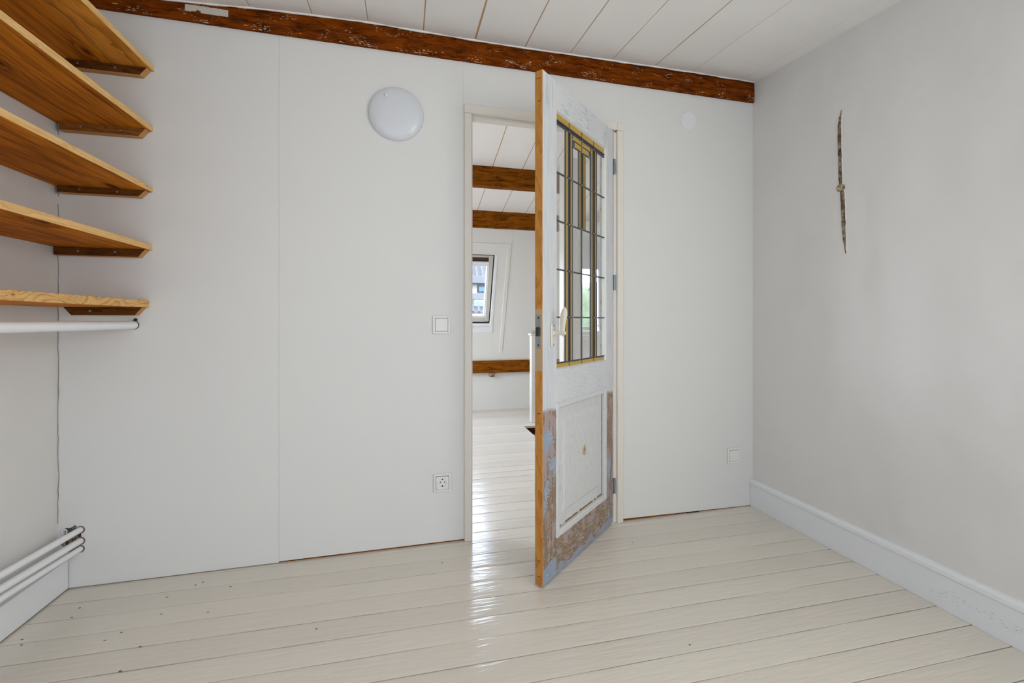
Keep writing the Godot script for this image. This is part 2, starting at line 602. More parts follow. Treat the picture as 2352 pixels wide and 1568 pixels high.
func build_floor():
	var f := struct("floor", "cream painted floorboards running across the room and on into the loft", "floor")
	for k in range(-30, 33):
		var x := 0.5
		var z := joint(k, x)
		if z > -0.09:
			floorboard(k, -1.325, 1.925, f)
		elif z > -2.2 and z < -1.42:
			floorboard(k, -1.6, 1.148 + 0.002 * noise.get_noise_1d(k * 3.1), f)
		else:
			floorboard(k, -1.6, 3.0, f)
	put("subfloor", box(Vector3(-1.7, -0.06, -1.40), Vector3(3.1, -0.022, 3.4)), M.subfloor, f)
	put("subfloor", box(Vector3(-1.7, -0.06, -2.2), Vector3(1.14, -0.022, -1.40)), M.subfloor, f)
	put("subfloor", box(Vector3(-1.7, -0.06, -3.2), Vector3(3.1, -0.022, -2.2)), M.subfloor, f)
	# nail heads and dents that the paint has not filled, from the photograph's left half
	var nb := B()
	for p in [[-1.16, 0.20], [-1.17, 0.145], [-0.86, 0.255], [-0.89, 0.15], [-0.97, 0.36], [-0.94, 0.33], [-0.82, 0.09], [-0.80, 0.075], [-0.68, 0.135], [-0.84, 0.42], [-0.84, 0.52], [-0.70, 0.285], [-1.24, 0.29], [-1.22, 0.32], [0.152, 0.165], [1.05, 0.21], [-0.3, 0.47], [0.9, 0.84]]:
		var q := Vector3(p[0], 0.0009, p[1])
		nb.prism([Vector2(q.z - 0.0016, q.x - 0.002), Vector2(q.z - 0.002, q.x + 0.002), Vector2(q.z + 0.0006, q.x + 0.0046), Vector2(q.z + 0.0018, q.x + 0.0015), Vector2(q.z + 0.001, q.x - 0.004)], 1, -0.002, 0.0012)
	var nails := put("nail_marks", nb, M.dirt, f, "dark nail marks in the painted boards")
	nails.set_meta("kind", "stuff")
	# stairwell cut into the loft floor
	var s := struct("stairwell", "dark stair opening cut in the loft floor behind the newel post", "stairwell")
	put("lining_board", box(Vector3(1.125, -0.3, -2.22), Vector3(1.147, -0.004, -1.38), 0.0, 2), M.loft_beam, s)
	put("lining_board", box(Vector3(1.147, -0.3, -2.245), Vector3(3.0, -0.004, -2.215)), M.loft_beam, s)
	put("lining_board", box(Vector3(1.147, -0.3, -1.40), Vector3(3.0, -0.004, -1.38)), M.loft_beam, s)
	put("stair_tread", box(Vector3(1.147, -0.24, -2.215), Vector3(3.0, -0.2, -1.40)), M.brick, s)
	put("stair_tread", box(Vector3(1.2, -0.12, -2.12), Vector3(3.0, -0.09, -1.9), 0.004), M.brick, s)

# ---------------------------------------------------------------- walls

func build_walls():
	var w := struct("wall_back", "white boarded partition wall with the doorway and faint upright seams", "wall")
	put("wall_panel", wall_sheet(-1.335, -0.5400, 0.004, 2.36), M.wall, w)
	put("wall_panel", wall_sheet(-0.5396, 0.2663, 0.0085, 2.36), M.wall, w)
	put("wall_panel", wall_sheet(0.2665, 1.1050, 2.085, 2.36), M.wall, w)
	var rp := B(1)
	rp.hexa([Vector3(1.1053, 0.0125, -0.05), Vector3(1.95, 0.0025, -0.05), Vector3(1.1053, 2.36, -0.05), Vector3(1.95, 2.36, -0.05), Vector3(1.1053, 0.0125, 0.0), Vector3(1.95, 0.0025, 0.0), Vector3(1.1053, 2.36, 0.0), Vector3(1.95, 2.36, 0.0)], 0.0006)
	put("wall_panel", rp, M.wall, w)
	put("dark_gap", box(Vector3(1.50, 0.0, -0.007), Vector3(1.575, 0.009, -0.002)), M.hole, w)
	put("wall_panel", box(Vector3(0.2664, 0.0085, -0.05), Vector3(0.276, 2.0845, -0.0002)), M.wall, w)
	put("sole_plate", box(Vector3(-1.33, 0.0, -0.05), Vector3(0.28, 0.03, -0.008)), M.loft_beam, w)
	put("sole_plate", box(Vector3(1.10, 0.0, -0.05), Vector3(1.93, 0.03, -0.006)), M.loft_beam, w)
	put("upper_board", box(Vector3(-1.7, 2.34, -0.05), Vector3(3.1, 2.95, -0.012)), M.loft_wall, w)
	put("side_board", box(Vector3(-1.7, 0.0, -0.05), Vector3(-1.33, 2.4, -0.012)), M.loft_wall, w)
	put("side_board", box(Vector3(1.935, 0.0, -0.05), Vector3(3.1, 2.4, -0.012)), M.loft_wall, w)
	# broken plaster round the heating pipes
	var hb := B()
	var pts := []
	for i in 11:
		var a := TAU * i / 11.0
		pts.append(Vector2(-1.283 + cos(a) * (0.031 + 0.006 * sin(i * 2.3)), 0.196 + sin(a) * (0.053 + 0.008 * cos(i * 3.1))))
	hb.prism(pts, 2, -0.02, 0.0012)
	put("plaster_hole", hb, M.rubble, w, "ragged hole in the plaster where the heating pipes pass")
	# the left wall, with the crack in its corner
	var l := struct("wall_left", "rough plastered white side wall behind the plank shelves", "wall")
	put("plaster", box(Vector3(-1.46, -0.06, -0.05), Vector3(-1.33, 2.6, 2.15)), M.plaster, l)
	put("plaster", box(Vector3(-1.46, -0.06, 3.15), Vector3(-1.33, 2.6, 3.4)), M.plaster, l)
	put("plaster", box(Vector3(-1.46, -0.06, 2.15), Vector3(-1.33, 0.7, 3.15)), M.plaster, l)
	put("plaster", box(Vector3(-1.46, 1.9, 2.15), Vector3(-1.33, 2.6, 3.15)), M.plaster, l)
	var cb := B(1)
	var prev := Vector3(-1.3285, 1.83, 0.0012)
	var y := 1.83
	var i := 0
	while y > 0.28:
		y -= rng.randf_range(0.012, 0.035)
		i += 1
		var q := Vector3(-1.327 + 0.0035 * noise.get_noise_2d(y * 14.0, 3.0), y, 0.0012)
		var wd := 0.0009 + 0.0009 * absf(noise.get_noise_2d(y * 9.0, 8.0))
		if y < 1.45 or i % 3: cb.flat([prev + Vector3(-wd, 0, 0), prev + Vector3(wd, 0, 0), q + Vector3(wd, 0, 0), q + Vector3(-wd, 0, 0)], Vector3.BACK)
		prev = q
	put("corner_crack", cb, M.crack, l, "hairline crack down the corner under the shelves")
	# right wall
	var r := struct("wall_right", "hand plastered white wall on the right of the room", "wall")
	put("plaster", box(Vector3(1.932, -0.06, -0.05), Vector3(2.06, 2.6, 2.15)), M.plaster, r)
	put("plaster", box(Vector3(1.932, -0.06, 3.15), Vector3(2.06, 2.6, 3.4)), M.plaster, r)
	put("plaster", box(Vector3(1.932, -0.06, 2.15), Vector3(2.06, 0.85, 3.15)), M.plaster, r)
	put("plaster", box(Vector3(1.932, 2.05, 2.15), Vector3(2.06, 2.6, 3.15)), M.plaster, r)
	var path := [[2.020, 0.517, 0.003], [1.99, 0.512, 0.006], [1.955, 0.5085, 0.0075], [1.90, 0.509, 0.008], [1.84, 0.510, 0.008], [1.78, 0.511, 0.0078], [1.715, 0.513, 0.0085], [1.68, 0.514, 0.007], [1.64, 0.522, 0.0095], [1.60, 0.524, 0.0095], [1.55, 0.526, 0.009], [1.50, 0.528, 0.0085], [1.45, 0.530, 0.0075], [1.40, 0.534, 0.005], [1.35, 0.5375, 0.0015]]
	var pp := []
	var rr := []
	for k in path.size() - 1:
		for t in 4:
			var f := t / 4.0
			pp.append(Vector3(1.9335, lerpf(path[k][0], path[k + 1][0], f), lerpf(path[k][1], path[k + 1][1], f) + 0.0012 * noise.get_noise_2d(k * 4.0 + t, 2.0)))
			rr.append(lerpf(path[k][2], path[k + 1][2], f) * (1.0 + 0.18 * noise.get_noise_2d(k * 4.0 + t, 31.0)))
	var lb := B(1)
	lb.tube(pp, rr, 10)
	put("exposed_lath", lb, M.lath, r, "strip of weathered brown lath laid bare in the plaster")
	var eb := B(1)                       # lip of broken plaster along its right side
	var ep := []
	var er := []
	for k in range(2, pp.size() - 1):
		ep.append(pp[k] + Vector3(-0.0005, 0, rr[k] + 0.002))
		er.append(0.0035 * (0.8 + 0.5 * absf(noise.get_noise_2d(k * 1.7, 5.0))))
	eb.tube(ep, er, 8)
	put("plaster_lip", eb, M.plaster, r)
	var kb := B()
	kb.lathe(Vector3(1.932, 1.667, 0.516), Vector3.LEFT, [Vector2(-0.005, 0.019), Vector2(0.006, 0.018), Vector2(0.012, 0.011), Vector2(0.014, 0.0)], 7)
	put("plaster_lump", kb, M.rubble, r, "crumbled lump across the bare lath")
	# behind the camera: unseen wide window, side windows added for fill light
	var b := struct("wall_rear", "white wall behind the viewer with an unseen wide window", "wall")
	put("plaster", box(Vector3(-1.46, -0.06, 3.3), Vector3(-1.25, 2.6, 3.42)), M.wall, b)
	put("plaster", box(Vector3(1.25, -0.06, 3.3), Vector3(2.06, 2.6, 3.42)), M.wall, b)
	put("plaster", box(Vector3(-1.25, -0.06, 3.3), Vector3(1.25, 0.13, 3.42)), M.wall, b)
	put("plaster", box(Vector3(-1.25, 1.53, 3.3), Vector3(1.25, 2.6, 3.42)), M.wall, b)
	plain_window("window_3", "unseen wide window behind the viewer, placed to light the back wall", Vector3(-1.25, 0.13, 3.36), Vector3(2.5, 1.4, 0), 3, -0.045)
	plain_window("window_6", "added side window out of view, holds the fill light for the left wall", Vector3(1.99, 0.85, 2.15), Vector3(0, 1.2, 1.0), 2, -0.045)
	plain_window("window_4", "added side window out of view, holds the fill light for the right wall", Vector3(-1.39, 0.7, 2.15), Vector3(0, 1.2, 1.0), 2, 0.045)

func wall_sheet(x0: float, x1: float, y0: float, y1: float) -> Builder:
	return box(Vector3(x0, y0, -0.05), Vector3(x1, y1, 0.0), 0.0006, 1)

func plain_window(called: String, label: String, at: Vector3, size: Vector3, lights: int, sky_block := 0.0):
	# an upright window across x or z, with frame, mullions and panes
	var o := struct(called, label, "window", at)
	var wide := size.x if size.x > 0.0 else size.z
	var ax := Vector3.RIGHT if size.x > 0.0 else Vector3.BACK
	var th := Vector3.BACK if size.x > 0.0 else Vector3.RIGHT
	var fb := B()
	for s in [[0.0, wide, 0.0, 0.05], [0.0, wide, size.y - 0.05, size.y]]:
		fb.box(ax * s[0] + Vector3.UP * s[2] - th * 0.03, ax * s[1] + Vector3.UP * s[3] + th * 0.03, 0.003)
	put("window_frame", fb, M.white, o)
	for i in lights + 1:
		var u := (wide - 0.05) * i / lights
		put("mullion", box(ax * u + Vector3.UP * 0.05 - th * 0.03, ax * (u + 0.05) + Vector3.UP * (size.y - 0.05) + th * 0.03, 0.003), M.white, o)
	for i in lights:
		var u := (wide - 0.05) * i / lights + 0.05
		put("pane", box(ax * u + Vector3.UP * 0.05 - th * 0.002, ax * (u + (wide - 0.05) / lights - 0.05) + Vector3.UP * (size.y - 0.05) + th * 0.002), M.clear, o)
	if sky_block != 0.0:       # added opaque sheet on the room side, keeps sky light out
		var bb := box(ax * 0.01 + Vector3.UP * 0.01 + th * sky_block - th * 0.001, ax * (wide - 0.01) + Vector3.UP * (size.y - 0.01) + th * sky_block + th * 0.001)
		put("added_blind", bb, M.sky_block, o)

# ---------------------------------------------------------------- ceiling and beams

func along_table(x: float, t: Array) -> float:
	for i in t.size() - 1:
		if x <= t[i + 1][0]:
			return lerpf(t[i][1], t[i + 1][1], clampf((x - t[i][0]) / (t[i + 1][0] - t[i][0]), 0, 1))
	return t[-1][1]

const BEAM_TOP := [[-1.4, 2.362], [-1.02, 2.374], [-0.54, 2.405], [-0.17, 2.416], [0.32, 2.410], [0.58, 2.412], [1.05, 2.418], [1.55, 2.423], [1.95, 2.421]]

func build_ceiling():
	var c := struct("ceiling", "sloping white board ceiling with brown stained joints", "ceiling")
	var joints := [[-1.40, 0.001], [-1.14, 0.003], [-0.895, 0.003], [-0.648, 0.003], [-0.403, 0.0032], [-0.168, 0.0032], [0.078, 0.0048], [0.322, 0.0075], [0.570, 0.0050], [0.807, 0.0044], [1.041, 0.0036], [1.290, 0.0056], [1.524, 0.0022], [1.86, 0.0010], [2.0, 0.001]]
	for i in joints.size() - 1:
		var b := B(2)
		var rows := []
		var n := 20
		for k in n + 1:
			var z := lerpf(-0.01, 3.4, float(k) / n)
			var line := []
			var wob: float = 0.6 * noise.get_noise_2d(z * 3.0, i * 5.0)
			var wob2: float = 0.6 * noise.get_noise_2d(z * 3.0, (i + 1) * 5.0)
			var xa: float = joints[i][0] + joints[i][1] * (0.5 + 0.4 * wob)
			var xb: float = joints[i + 1][0] - joints[i + 1][1] * (0.5 + 0.4 * wob2)
			for q in [[xa, 0.018], [xa, 0.0012], [xa + 0.004, 0.0], [lerpf(xa, xb, 0.5), -0.0012], [xb - 0.004, 0.0], [xb, 0.0012], [xb, 0.018]]:
				line.append(Vector3(q[0], along_table(q[0], BEAM_TOP) - 0.097 * z + q[1], z))
			rows.append(line)
		var sides := [[0, 2], [1, 6], [5, 7]]
		for s in sides:
			var part := []
			for r in rows: part.append(r.slice(s[0], s[1]))
			b.grid(part, Vector3.DOWN if s[0] == 1 else (Vector3.LEFT if s[0] == 0 else Vector3.RIGHT))
		put("ceiling_board", b, M.ceiling, c)
	var back := B(2)
	var h0 := 2.362
	back.hexa([Vector3(-1.46, h0 + 0.004, -0.05), Vector3(2.06, 2.425, -0.05), Vector3(-1.46, 2.6, -0.05), Vector3(2.06, 2.6, -0.05), Vector3(-1.46, h0 + 0.004 - 0.335, 3.42), Vector3(2.06, 2.425 - 0.335, 3.42), Vector3(-1.46, 2.6, 3.42), Vector3(2.06, 2.6, 3.42)])
	var strips := B(2)                # stained backing seen in the joints
	for j in joints:
		var x: float = j[0]
		strips.hexa([Vector3(x - 0.02, along_table(x, BEAM_TOP) + 0.0035, -0.01), Vector3(x + 0.02, along_table(x, BEAM_TOP) + 0.0035, -0.01), Vector3(x - 0.02, along_table(x, BEAM_TOP) + 0.03, -0.01), Vector3(x + 0.02, along_table(x, BEAM_TOP) + 0.03, -0.01),
			Vector3(x - 0.02, along_table(x, BEAM_TOP) + 0.0035 - 0.33, 3.39), Vector3(x + 0.02, along_table(x, BEAM_TOP) + 0.0035 - 0.33, 3.39), Vector3(x - 0.02, along_table(x, BEAM_TOP) + 0.03 - 0.33, 3.39), Vector3(x + 0.02, along_table(x, BEAM_TOP) + 0.03 - 0.33, 3.39)])
	put("joint_backing", strips, M.stain, c, "brown stain showing through the board joints")
	var lid := B()
	lid.hexa([Vector3(-1.46, 2.46, -0.05), Vector3(2.06, 2.46, -0.05), Vector3(-1.46, 2.6, -0.05), Vector3(2.06, 2.6, -0.05), Vector3(-1.46, 2.13, 3.42), Vector3(2.06, 2.13, 3.42), Vector3(-1.46, 2.6, 3.42), Vector3(2.06, 2.6, 3.42)])
	put("roof_deck", lid, M.subfloor, c)
	# painted filler bead where the boards meet the beam
	var cb := B(0)
	var path := []
	var rad := []
	for k in 150:
		var x := lerpf(-1.33, 1.93, k / 149.0)
		path.append(Vector3(x, along_table(x, BEAM_TOP) - 0.0015 + 0.0025 * noise.get_noise_2d(x * 4.0, 6.0), 0.014))
		rad.append(0.0052 + 0.0022 * noise.get_noise_2d(x * 9.0, 16.0))
	cb.tube(path, rad, 8)
	put("filler_bead", cb, M.ceiling, c)

func hewn_beam(x0: float, x1: float, bottom: float, top, front: float, back: float, rough: float, axis_off: Vector2) -> Builder:
	var b := B(0, axis_off)
	var n := 90
	var rows := []
	for i in n + 1:
		var x := lerpf(x0, x1, float(i) / n)
		var t: float = top if top is float else along_table(x, top)
		var line := []
		for q in [[back, 0.0, 0.0], [front, 0.0, 0.0], [front, 0.03, 1.0], [front, 0.3, 1.0], [front, 0.6, 1.0], [front, 0.9, 1.0], [front - 0.006, 1.0, 0.6]]:
			var h: float = lerpf(bottom, t, q[1])
			line.append(Vector3(x, h + (0.0 if q[1] > 0.01 else rough * 0.3 * noise.get_noise_2d(x * 5.0, bottom * 7.0)), q[0] + rough * q[2] * noise.get_noise_3d(x * 6.0, h * 16.0, bottom)))
		rows.append(line)
	var under := []
	var face := []
	for r in rows:
		under.append([r[0], r[1]])
		face.append([r[1], r[2], r[3], r[4], r[5], r[6]])
	b.grid(under, Vector3.DOWN)
	b.grid(face, Vector3.BACK)
	var lo: float = back
	b.flat([rows[0][0], rows[0][1], rows[0][6], Vector3(x0, rows[0][6].y, lo)], Vector3.LEFT)
	b.flat([rows[-1][0], rows[-1][1], rows[-1][6], Vector3(x1, rows[-1][6].y, lo)], Vector3.RIGHT)
	b.flat([rows[0][6], rows[-1][6], Vector3(x1, rows[-1][6].y, lo), Vector3(x0, rows[0][6].y, lo)], Vector3.UP)
	b.flat([rows[0][0], rows[-1][0], Vector3(x1, rows[-1][6].y, lo), Vector3(x0, rows[0][6].y, lo)], Vector3.FORWARD)
	return b

func build_beams():
	var o := thing("ceiling_beam", "dark stained old beam with white paint specks above the partition and door", "beam", Vector3(0, 0, 0))
	put("timber", hewn_beam(-1.335, 1.931, 2.305, BEAM_TOP, 0.0125, -0.03, 0.0035, Vector2(1.35, 2.425)), M.beam, o)
	var cr := B(0)                      # dark drying crack along the lower half
	for i in 60:
		var x := -1.0 + 0.048 * i
		if noise.get_noise_2d(x * 2.0, 44.0) > -0.12:
			var y := 2.338 + 0.010 * noise.get_noise_2d(x * 1.5, 41.0)
			var y2 := 2.338 + 0.010 * noise.get_noise_2d((x + 0.048) * 1.5, 41.0)
			cr.flat([Vector3(x, y, 0.0158), Vector3(x + 0.048, y2, 0.0158), Vector3(x + 0.048, y2 + 0.0016, 0.0158), Vector3(x, y + 0.0012, 0.0158)], Vector3.BACK)
	put("drying_crack", cr, M.hole, o)
	var grp := "brown beams across the loft ceiling"
	var o2 := thing("ceiling_beam", "upper brown beam seen through the doorway, nearer of the two loft ceiling beams", "beam", Vector3.ZERO, grp)
	put("timber", hewn_beam(-1.6, 1.40, 2.203, 2.385, -1.523, -1.60, 0.005, Vector2(0.3, 0.0)), M.loft_beam, o2)
	var o3 := thing("ceiling_beam", "brown beam with nail holes just above the sloping loft wall and its skylight", "beam", Vector3.ZERO, grp)
	put("timber", hewn_beam(-1.6, 1.60, 2.026, 2.215, -2.333, -2.42, 0.005, Vector2(0.9, 0.06)), M.loft_beam, o3)
	var o4 := thing("wall_beam", "knotty brown beam running low along the foot of the sloping loft wall", "beam")
	put("timber", hewn_beam(-1.6, 1.84, 0.444, 0.588, -2.913, -2.99, 0.004, Vector2(0.1, 0.03)), M.loft_beam, o4)
	var bl := B()
	bl.hexa([Vector3(0.955, 0.392, -2.98), Vector3(1.018, 0.392, -2.98), Vector3(0.948, 0.444, -2.98), Vector3(1.024, 0.446, -2.98), Vector3(0.957, 0.395, -2.915), Vector3(1.015, 0.392, -2.915), Vector3(0.950, 0.444, -2.913), Vector3(1.022, 0.446, -2.913)], 0.006)
	tag(put(numbered("timber_stub"), bl, M.lath, self), "small rough timber stub under the low loft beam", "timber stub")

# ---------------------------------------------------------------- door frame

func build_door_frame():
	var o := struct("trim_1", "cream painted door frame round the open doorway", "door frame")
	put("jamb", box(Vector3(0.272, 0.0, -0.052), Vector3(0.3065, 2.0565, 0.014), 0.003, 1), M.frame, o)
	put("door_stop", box(Vector3(0.2985, 0.0, -0.056), Vector3(0.3135, 2.05, -0.012), 0.002, 1), M.frame, o)
	put("head", box(Vector3(0.2705, 2.0575, -0.052), Vector3(1.0725, 2.0985, 0.015), 0.0025, 0), M.frame, o)
	put("head_stop", box(Vector3(0.30, 2.0455, -0.056), Vector3(1.07, 2.059, -0.012), 0.002, 0), M.frame, o)
	put("corner_block", box(Vector3(1.0735, 2.0560, -0.052), Vector3(1.1080, 2.0965, 0.0135), 0.002, 1), M.frame, o)
	put("jamb", box(Vector3(1.0740, 0.0, -0.052), Vector3(1.1080, 2.0550, 0.014), 0.003, 1), M.frame, o)
	put("rebate", box(Vector3(1.0570, 0.0, -0.056), Vector3(1.0755, 2.05, 0.001), 0.002, 1), M.frame, o)
	var sp := B(1)
	sp.box(Vector3(0.3062, 0.955, -0.010), Vector3(0.3072, 1.045, 0.008))
	put("strike_plate", sp, M.zinc, o)

func build_skirting():
	var r := struct("baseboard_right", "white moulded baseboard along the right wall with scuff marks", "baseboard")
	put("board", box(Vector3(1.9135, 0.0, 0.001), Vector3(1.934, 0.1245, 3.3), 0.001, 2), M.skirting, r)
	var cap := B(2)
	cap.prism([Vector2(1.934, 0.1252), Vector2(1.9095, 0.1258), Vector2(1.908, 0.129), Vector2(1.9085, 0.143), Vector2(1.912, 0.1495), Vector2(1.920, 0.1535), Vector2(1.934, 0.1545)].map(func(p): return p), 2, 0.001, 3.3)
	put("cap_moulding", cap, M.skirting, r)
	var sc := B(2)
	for i in 70:
		var z := rng.randf_range(0.86, 1.14)
		var y := clampf(0.045 + 0.022 * sin((z - 0.86) * 9.0) + rng.randfn(0, 0.008), 0.012, 0.1)
		var ln := rng.randf_range(0.002, 0.012)
		sc.flat([Vector3(1.9133, y, z), Vector3(1.9133, y + 0.0004, z + ln), Vector3(1.9133, y + rng.randf_range(0.0008, 0.002), z + ln * 0.7)], Vector3.LEFT)
	var scuff := put("scuff_marks", sc, M.pipe_grey, r, "grey scuff marks low on the baseboard")
	scuff.set_meta("kind", "stuff")
	var l := struct("baseboard_left", "white boxed baseboard under the heating pipes on the left wall", "baseboard")
	put("board", box(Vector3(-1.335, 0.005, 0.0045), Vector3(-1.293, 0.118, 3.3), 0.0015, 2), M.skirting, l)
	put("dark_gap", box(Vector3(-1.335, 0.0, 0.001), Vector3(-1.2975, 0.112, 3.29)), M.dirt, l)

# ---------------------------------------------------------------- the loft beyond the door

func slope_at(x: float, v: float, z := 0.0) -> Vector3:
	# point on the sloping wall: v up along it from the low beam, z towards the room
	return Vector3(x, 0.593 + 0.9316 * v - 0.3639 * z, -2.933 + 0.3639 * v + 0.9316 * z)

func build_loft():
	var slope := Transform3D(Basis(Vector3.RIGHT, Vector3(0, 0.9316, 0.3639), Vector3(0, -0.3639, 0.9316)), Vector3(0, 0.593, -2.933))
	var w := struct("wall_far", "pale sloping far wall of the loft above a low upright wall", "wall")
	put("knee_wall", box(Vector3(-1.6, -0.06, -3.12), Vector3(1.86, 0.6, -2.975)), M.loft_wall, w)
	for s in [[-1.6, 0.18, -0.03, 1.555], [0.964, 1.86, -0.03, 1.555], [0.18, 0.964, -0.03, 0.353], [0.18, 0.964, 1.259, 1.555]]:
		var b := B(1)
		b.box(Vector3(s[0], s[2], -0.13), Vector3(s[1], s[3], 0.0), 0.0, slope)
		put("slope_panel", b, M.loft_wall, w)
	var t := B(1)                       # flat board frame round the skylight
	t.box(Vector3(1.060, 0.10, -0.01), Vector3(1.100, 1.385, 0.006), 0.002, slope)
	put("flat_trim", t, M.loft_wall, w)
	var t2 := B(0)
	t2.box(Vector3(0.0, 1.346, -0.01), Vector3(1.1, 1.386, 0.007), 0.002, slope)
	put("flat_trim", t2, M.loft_wall, w)
	var t3 := B(1)
	t3.box(Vector3(1.10, 1.387, -0.005), Vector3(1.102, 1.55, 0.0008), 0.0, slope)
	put("seam_strip", t3, M.loft_wall, w)
	# dormer on the right
	put("dormer_front", box(Vector3(1.84, -0.06, -3.12), Vector3(2.133, 2.1, -3.023)), M.loft_wall, w)
	put("dormer_front", box(Vector3(2.62, -0.06, -3.12), Vector3(3.1, 2.1, -3.023)), M.loft_wall, w)
	put("dormer_front", box(Vector3(2.133, -0.06, -3.12), Vector3(2.62, 0.904, -3.023)), M.loft_wall, w)
	put("dormer_front", box(Vector3(2.133, 1.744, -3.12), Vector3(2.62, 2.1, -3.023)), M.loft_wall, w)
	var ck := B()
	ck.prism([Vector2(0.5, -3.03), Vector2(0.5, -2.95), Vector2(2.08, -2.34), Vector2(2.08, -3.03)], 0, 1.838, 1.862)
	put("dormer_cheek", ck, M.loft_wall, w)
	put("dormer_soffit", box(Vector3(1.84, 2.06, -3.12), Vector3(3.1, 2.12, -2.2)), M.loft_wall, w)
	var lw := struct("wall_far_left", "pale end wall of the loft left of the doorway, out of view", "wall")
	put("plaster", box(Vector3(-1.72, -0.06, -3.12), Vector3(-1.6, 2.95, -2.05)), M.loft_wall, lw)
	put("plaster", box(Vector3(-1.72, -0.06, -0.95), Vector3(-1.6, 2.95, 0.0)), M.loft_wall, lw)
	put("plaster", box(Vector3(-1.72, -0.06, -2.05), Vector3(-1.6, 0.7, -0.95)), M.loft_wall, lw)
	put("plaster", box(Vector3(-1.72, 1.9, -2.05), Vector3(-1.6, 2.95, -0.95)), M.loft_wall, lw)
	plain_window("window_5", "unseen upright window in the loft end wall, placed to light the loft", Vector3(-1.66, 0.7, -2.05), Vector3(0, 1.2, 1.1), 2)  # out of view, opening for the light that brightens the loft
	var rw := struct("wall_far_right", "pale end wall of the loft beyond the stairs", "wall")
	put("plaster", box(Vector3(3.0, -0.06, -3.12), Vector3(3.12, 2.95, 0.0)), M.loft_wall, rw)
	# boarded ceiling falling towards the far wall: h = 2.37 at z = -1.523, 0.21 per metre
	var c := struct("ceiling_loft", "white boarded loft ceiling falling towards the far wall", "ceiling")
	var xs := [-1.62, -1.325, -1.07, -0.815, -0.56, -0.305, -0.05, 0.205, 0.46, 0.716, 0.978, 1.233, 1.49, 1.745, 2.0, 2.26, 2.52, 2.78, 3.02]
	for i in xs.size() - 1:
		var g: float = 0.0065
		var x0: float = xs[i] + g * 0.5
		var x1: float = xs[i + 1] - g * 0.5
		var b := B(2)
		var za := -0.012
		var zb := -2.47
		var ha := 2.37 + 0.21 * (za + 1.523)
		var hb := 2.37 + 0.21 * (zb + 1.523)
		b.hexa([Vector3(x0, hb, zb), Vector3(x1, hb, zb), Vector3(x0, hb + 0.018, zb), Vector3(x1, hb + 0.018, zb), Vector3(x0, ha, za), Vector3(x1, ha, za), Vector3(x0, ha + 0.018, za), Vector3(x1, ha + 0.018, za)], 0.0015)
		put("ceiling_board", b, M.ceiling, c)
	var bk := B()
	bk.hexa([Vector3(-1.72, 2.37 + 0.21 * (-2.6 + 1.523) + 0.004, -2.6), Vector3(3.12, 2.37 + 0.21 * (-2.6 + 1.523) + 0.004, -2.6), Vector3(-1.72, 2.95, -2.6), Vector3(3.12, 2.95, -2.6), Vector3(-1.72, 2.37 + 0.21 * 1.523 + 0.004, 0.0), Vector3(3.12, 2.37 + 0.21 * 1.523 + 0.004, 0.0), Vector3(-1.72, 2.95, 0.0), Vector3(3.12, 2.95, 0.0)])
	put("roof_deck", bk, M.stain, c)
	var rc := B()
	rc.box(Vector3(-1.72, 1.50, -0.13), Vector3(3.12, 1.78, -0.04), 0.0, slope)
	put("eaves_board", rc, M.loft_wall, c)
	# skylight
	var k := struct("window_1", "white roof window in the sloping loft wall, partly hidden by the door frame", "window")
	k.transform = slope
	for s in [["casing", [0.931, 0.353, -0.12], [0.9635, 1.259, 0.004]], ["casing", [0.18, 0.353, -0.12], [0.212, 1.259, 0.004]], ["casing", [0.18, 1.262, -0.12], [0.9635, 1.275, 0.004]]]:
		put(s[0], box(v3(s[1]), v3(s[2]), 0.003, 1), M.white, k)
	put("sill", box(Vector3(0.18, 0.353, -0.12), Vector3(0.9635, 0.425, 0.006), 0.003), M.white, k)
	put("sill_ledge", box(Vector3(0.212, 0.425, -0.12), Vector3(0.931, 0.452, -0.012), 0.002), M.white, k)
	put("gasket", frame4(0.212, 0.931, 0.452, 1.259, 0.014, -0.13, -0.05), M.gasket, k)
	var sash := Builder.new(0)
	for s in [[0.226, 0.268, 0.486, 1.246], [0.872, 0.918, 0.486, 1.246], [0.268, 0.872, 0.486, 0.535], [0.268, 0.872, 1.222, 1.246]]:
		sash.box(Vector3(s[0], s[2], -0.09), Vector3(s[1], s[3], -0.022), 0.004)
	put("sash", sash, M.sash, k)
	put("glazing_bead", frame4(0.268, 0.872, 0.535, 1.15, 0.014, -0.085, -0.035), M.white, k)
	put("vent_slot", box(Vector3(0.268, 1.176, -0.09), Vector3(0.872, 1.222, -0.04), 0.0), M.vent, k)
	put("vent_bar", box(Vector3(0.262, 1.128, -0.08), Vector3(0.880, 1.176, -0.012), 0.006), M.white, k)
	put("pane", box(Vector3(0.28, 0.545, -0.075), Vector3(0.862, 1.14, -0.070)), M.clear, k)
	# upright dormer window
	var d := struct("window_2", "small upright white window seen through the leaded glass of the door", "window")
	put("frame", frame4z(2.133, 2.62, 0.904, 1.744, 0.024, -3.08, -3.018), M.white, d)
	put("sill", box(Vector3(2.12, 0.900, -3.06), Vector3(2.63, 0.93, -2.985), 0.004), M.white, d)
	put("mullion", box(Vector3(2.396, 0.93, -3.07), Vector3(2.420, 1.72, -3.03), 0.003, 1), M.white, d)
	put("transom", box(Vector3(2.157, 0.985, -3.066), Vector3(2.596, 1.005, -3.036), 0.003), M.white, d)
	put("pane", box(Vector3(2.157, 1.005, -3.055), Vector3(2.396, 1.72, -3.050)), M.clear, d)
	put("pane", box(Vector3(2.420, 1.005, -3.055), Vector3(2.596, 1.72, -3.050)), M.clear, d)
	# stair post and balustrade
	var p := struct("pillar", "narrow pale stair pillar from loft floor to ceiling beyond the glass door", "pillar")
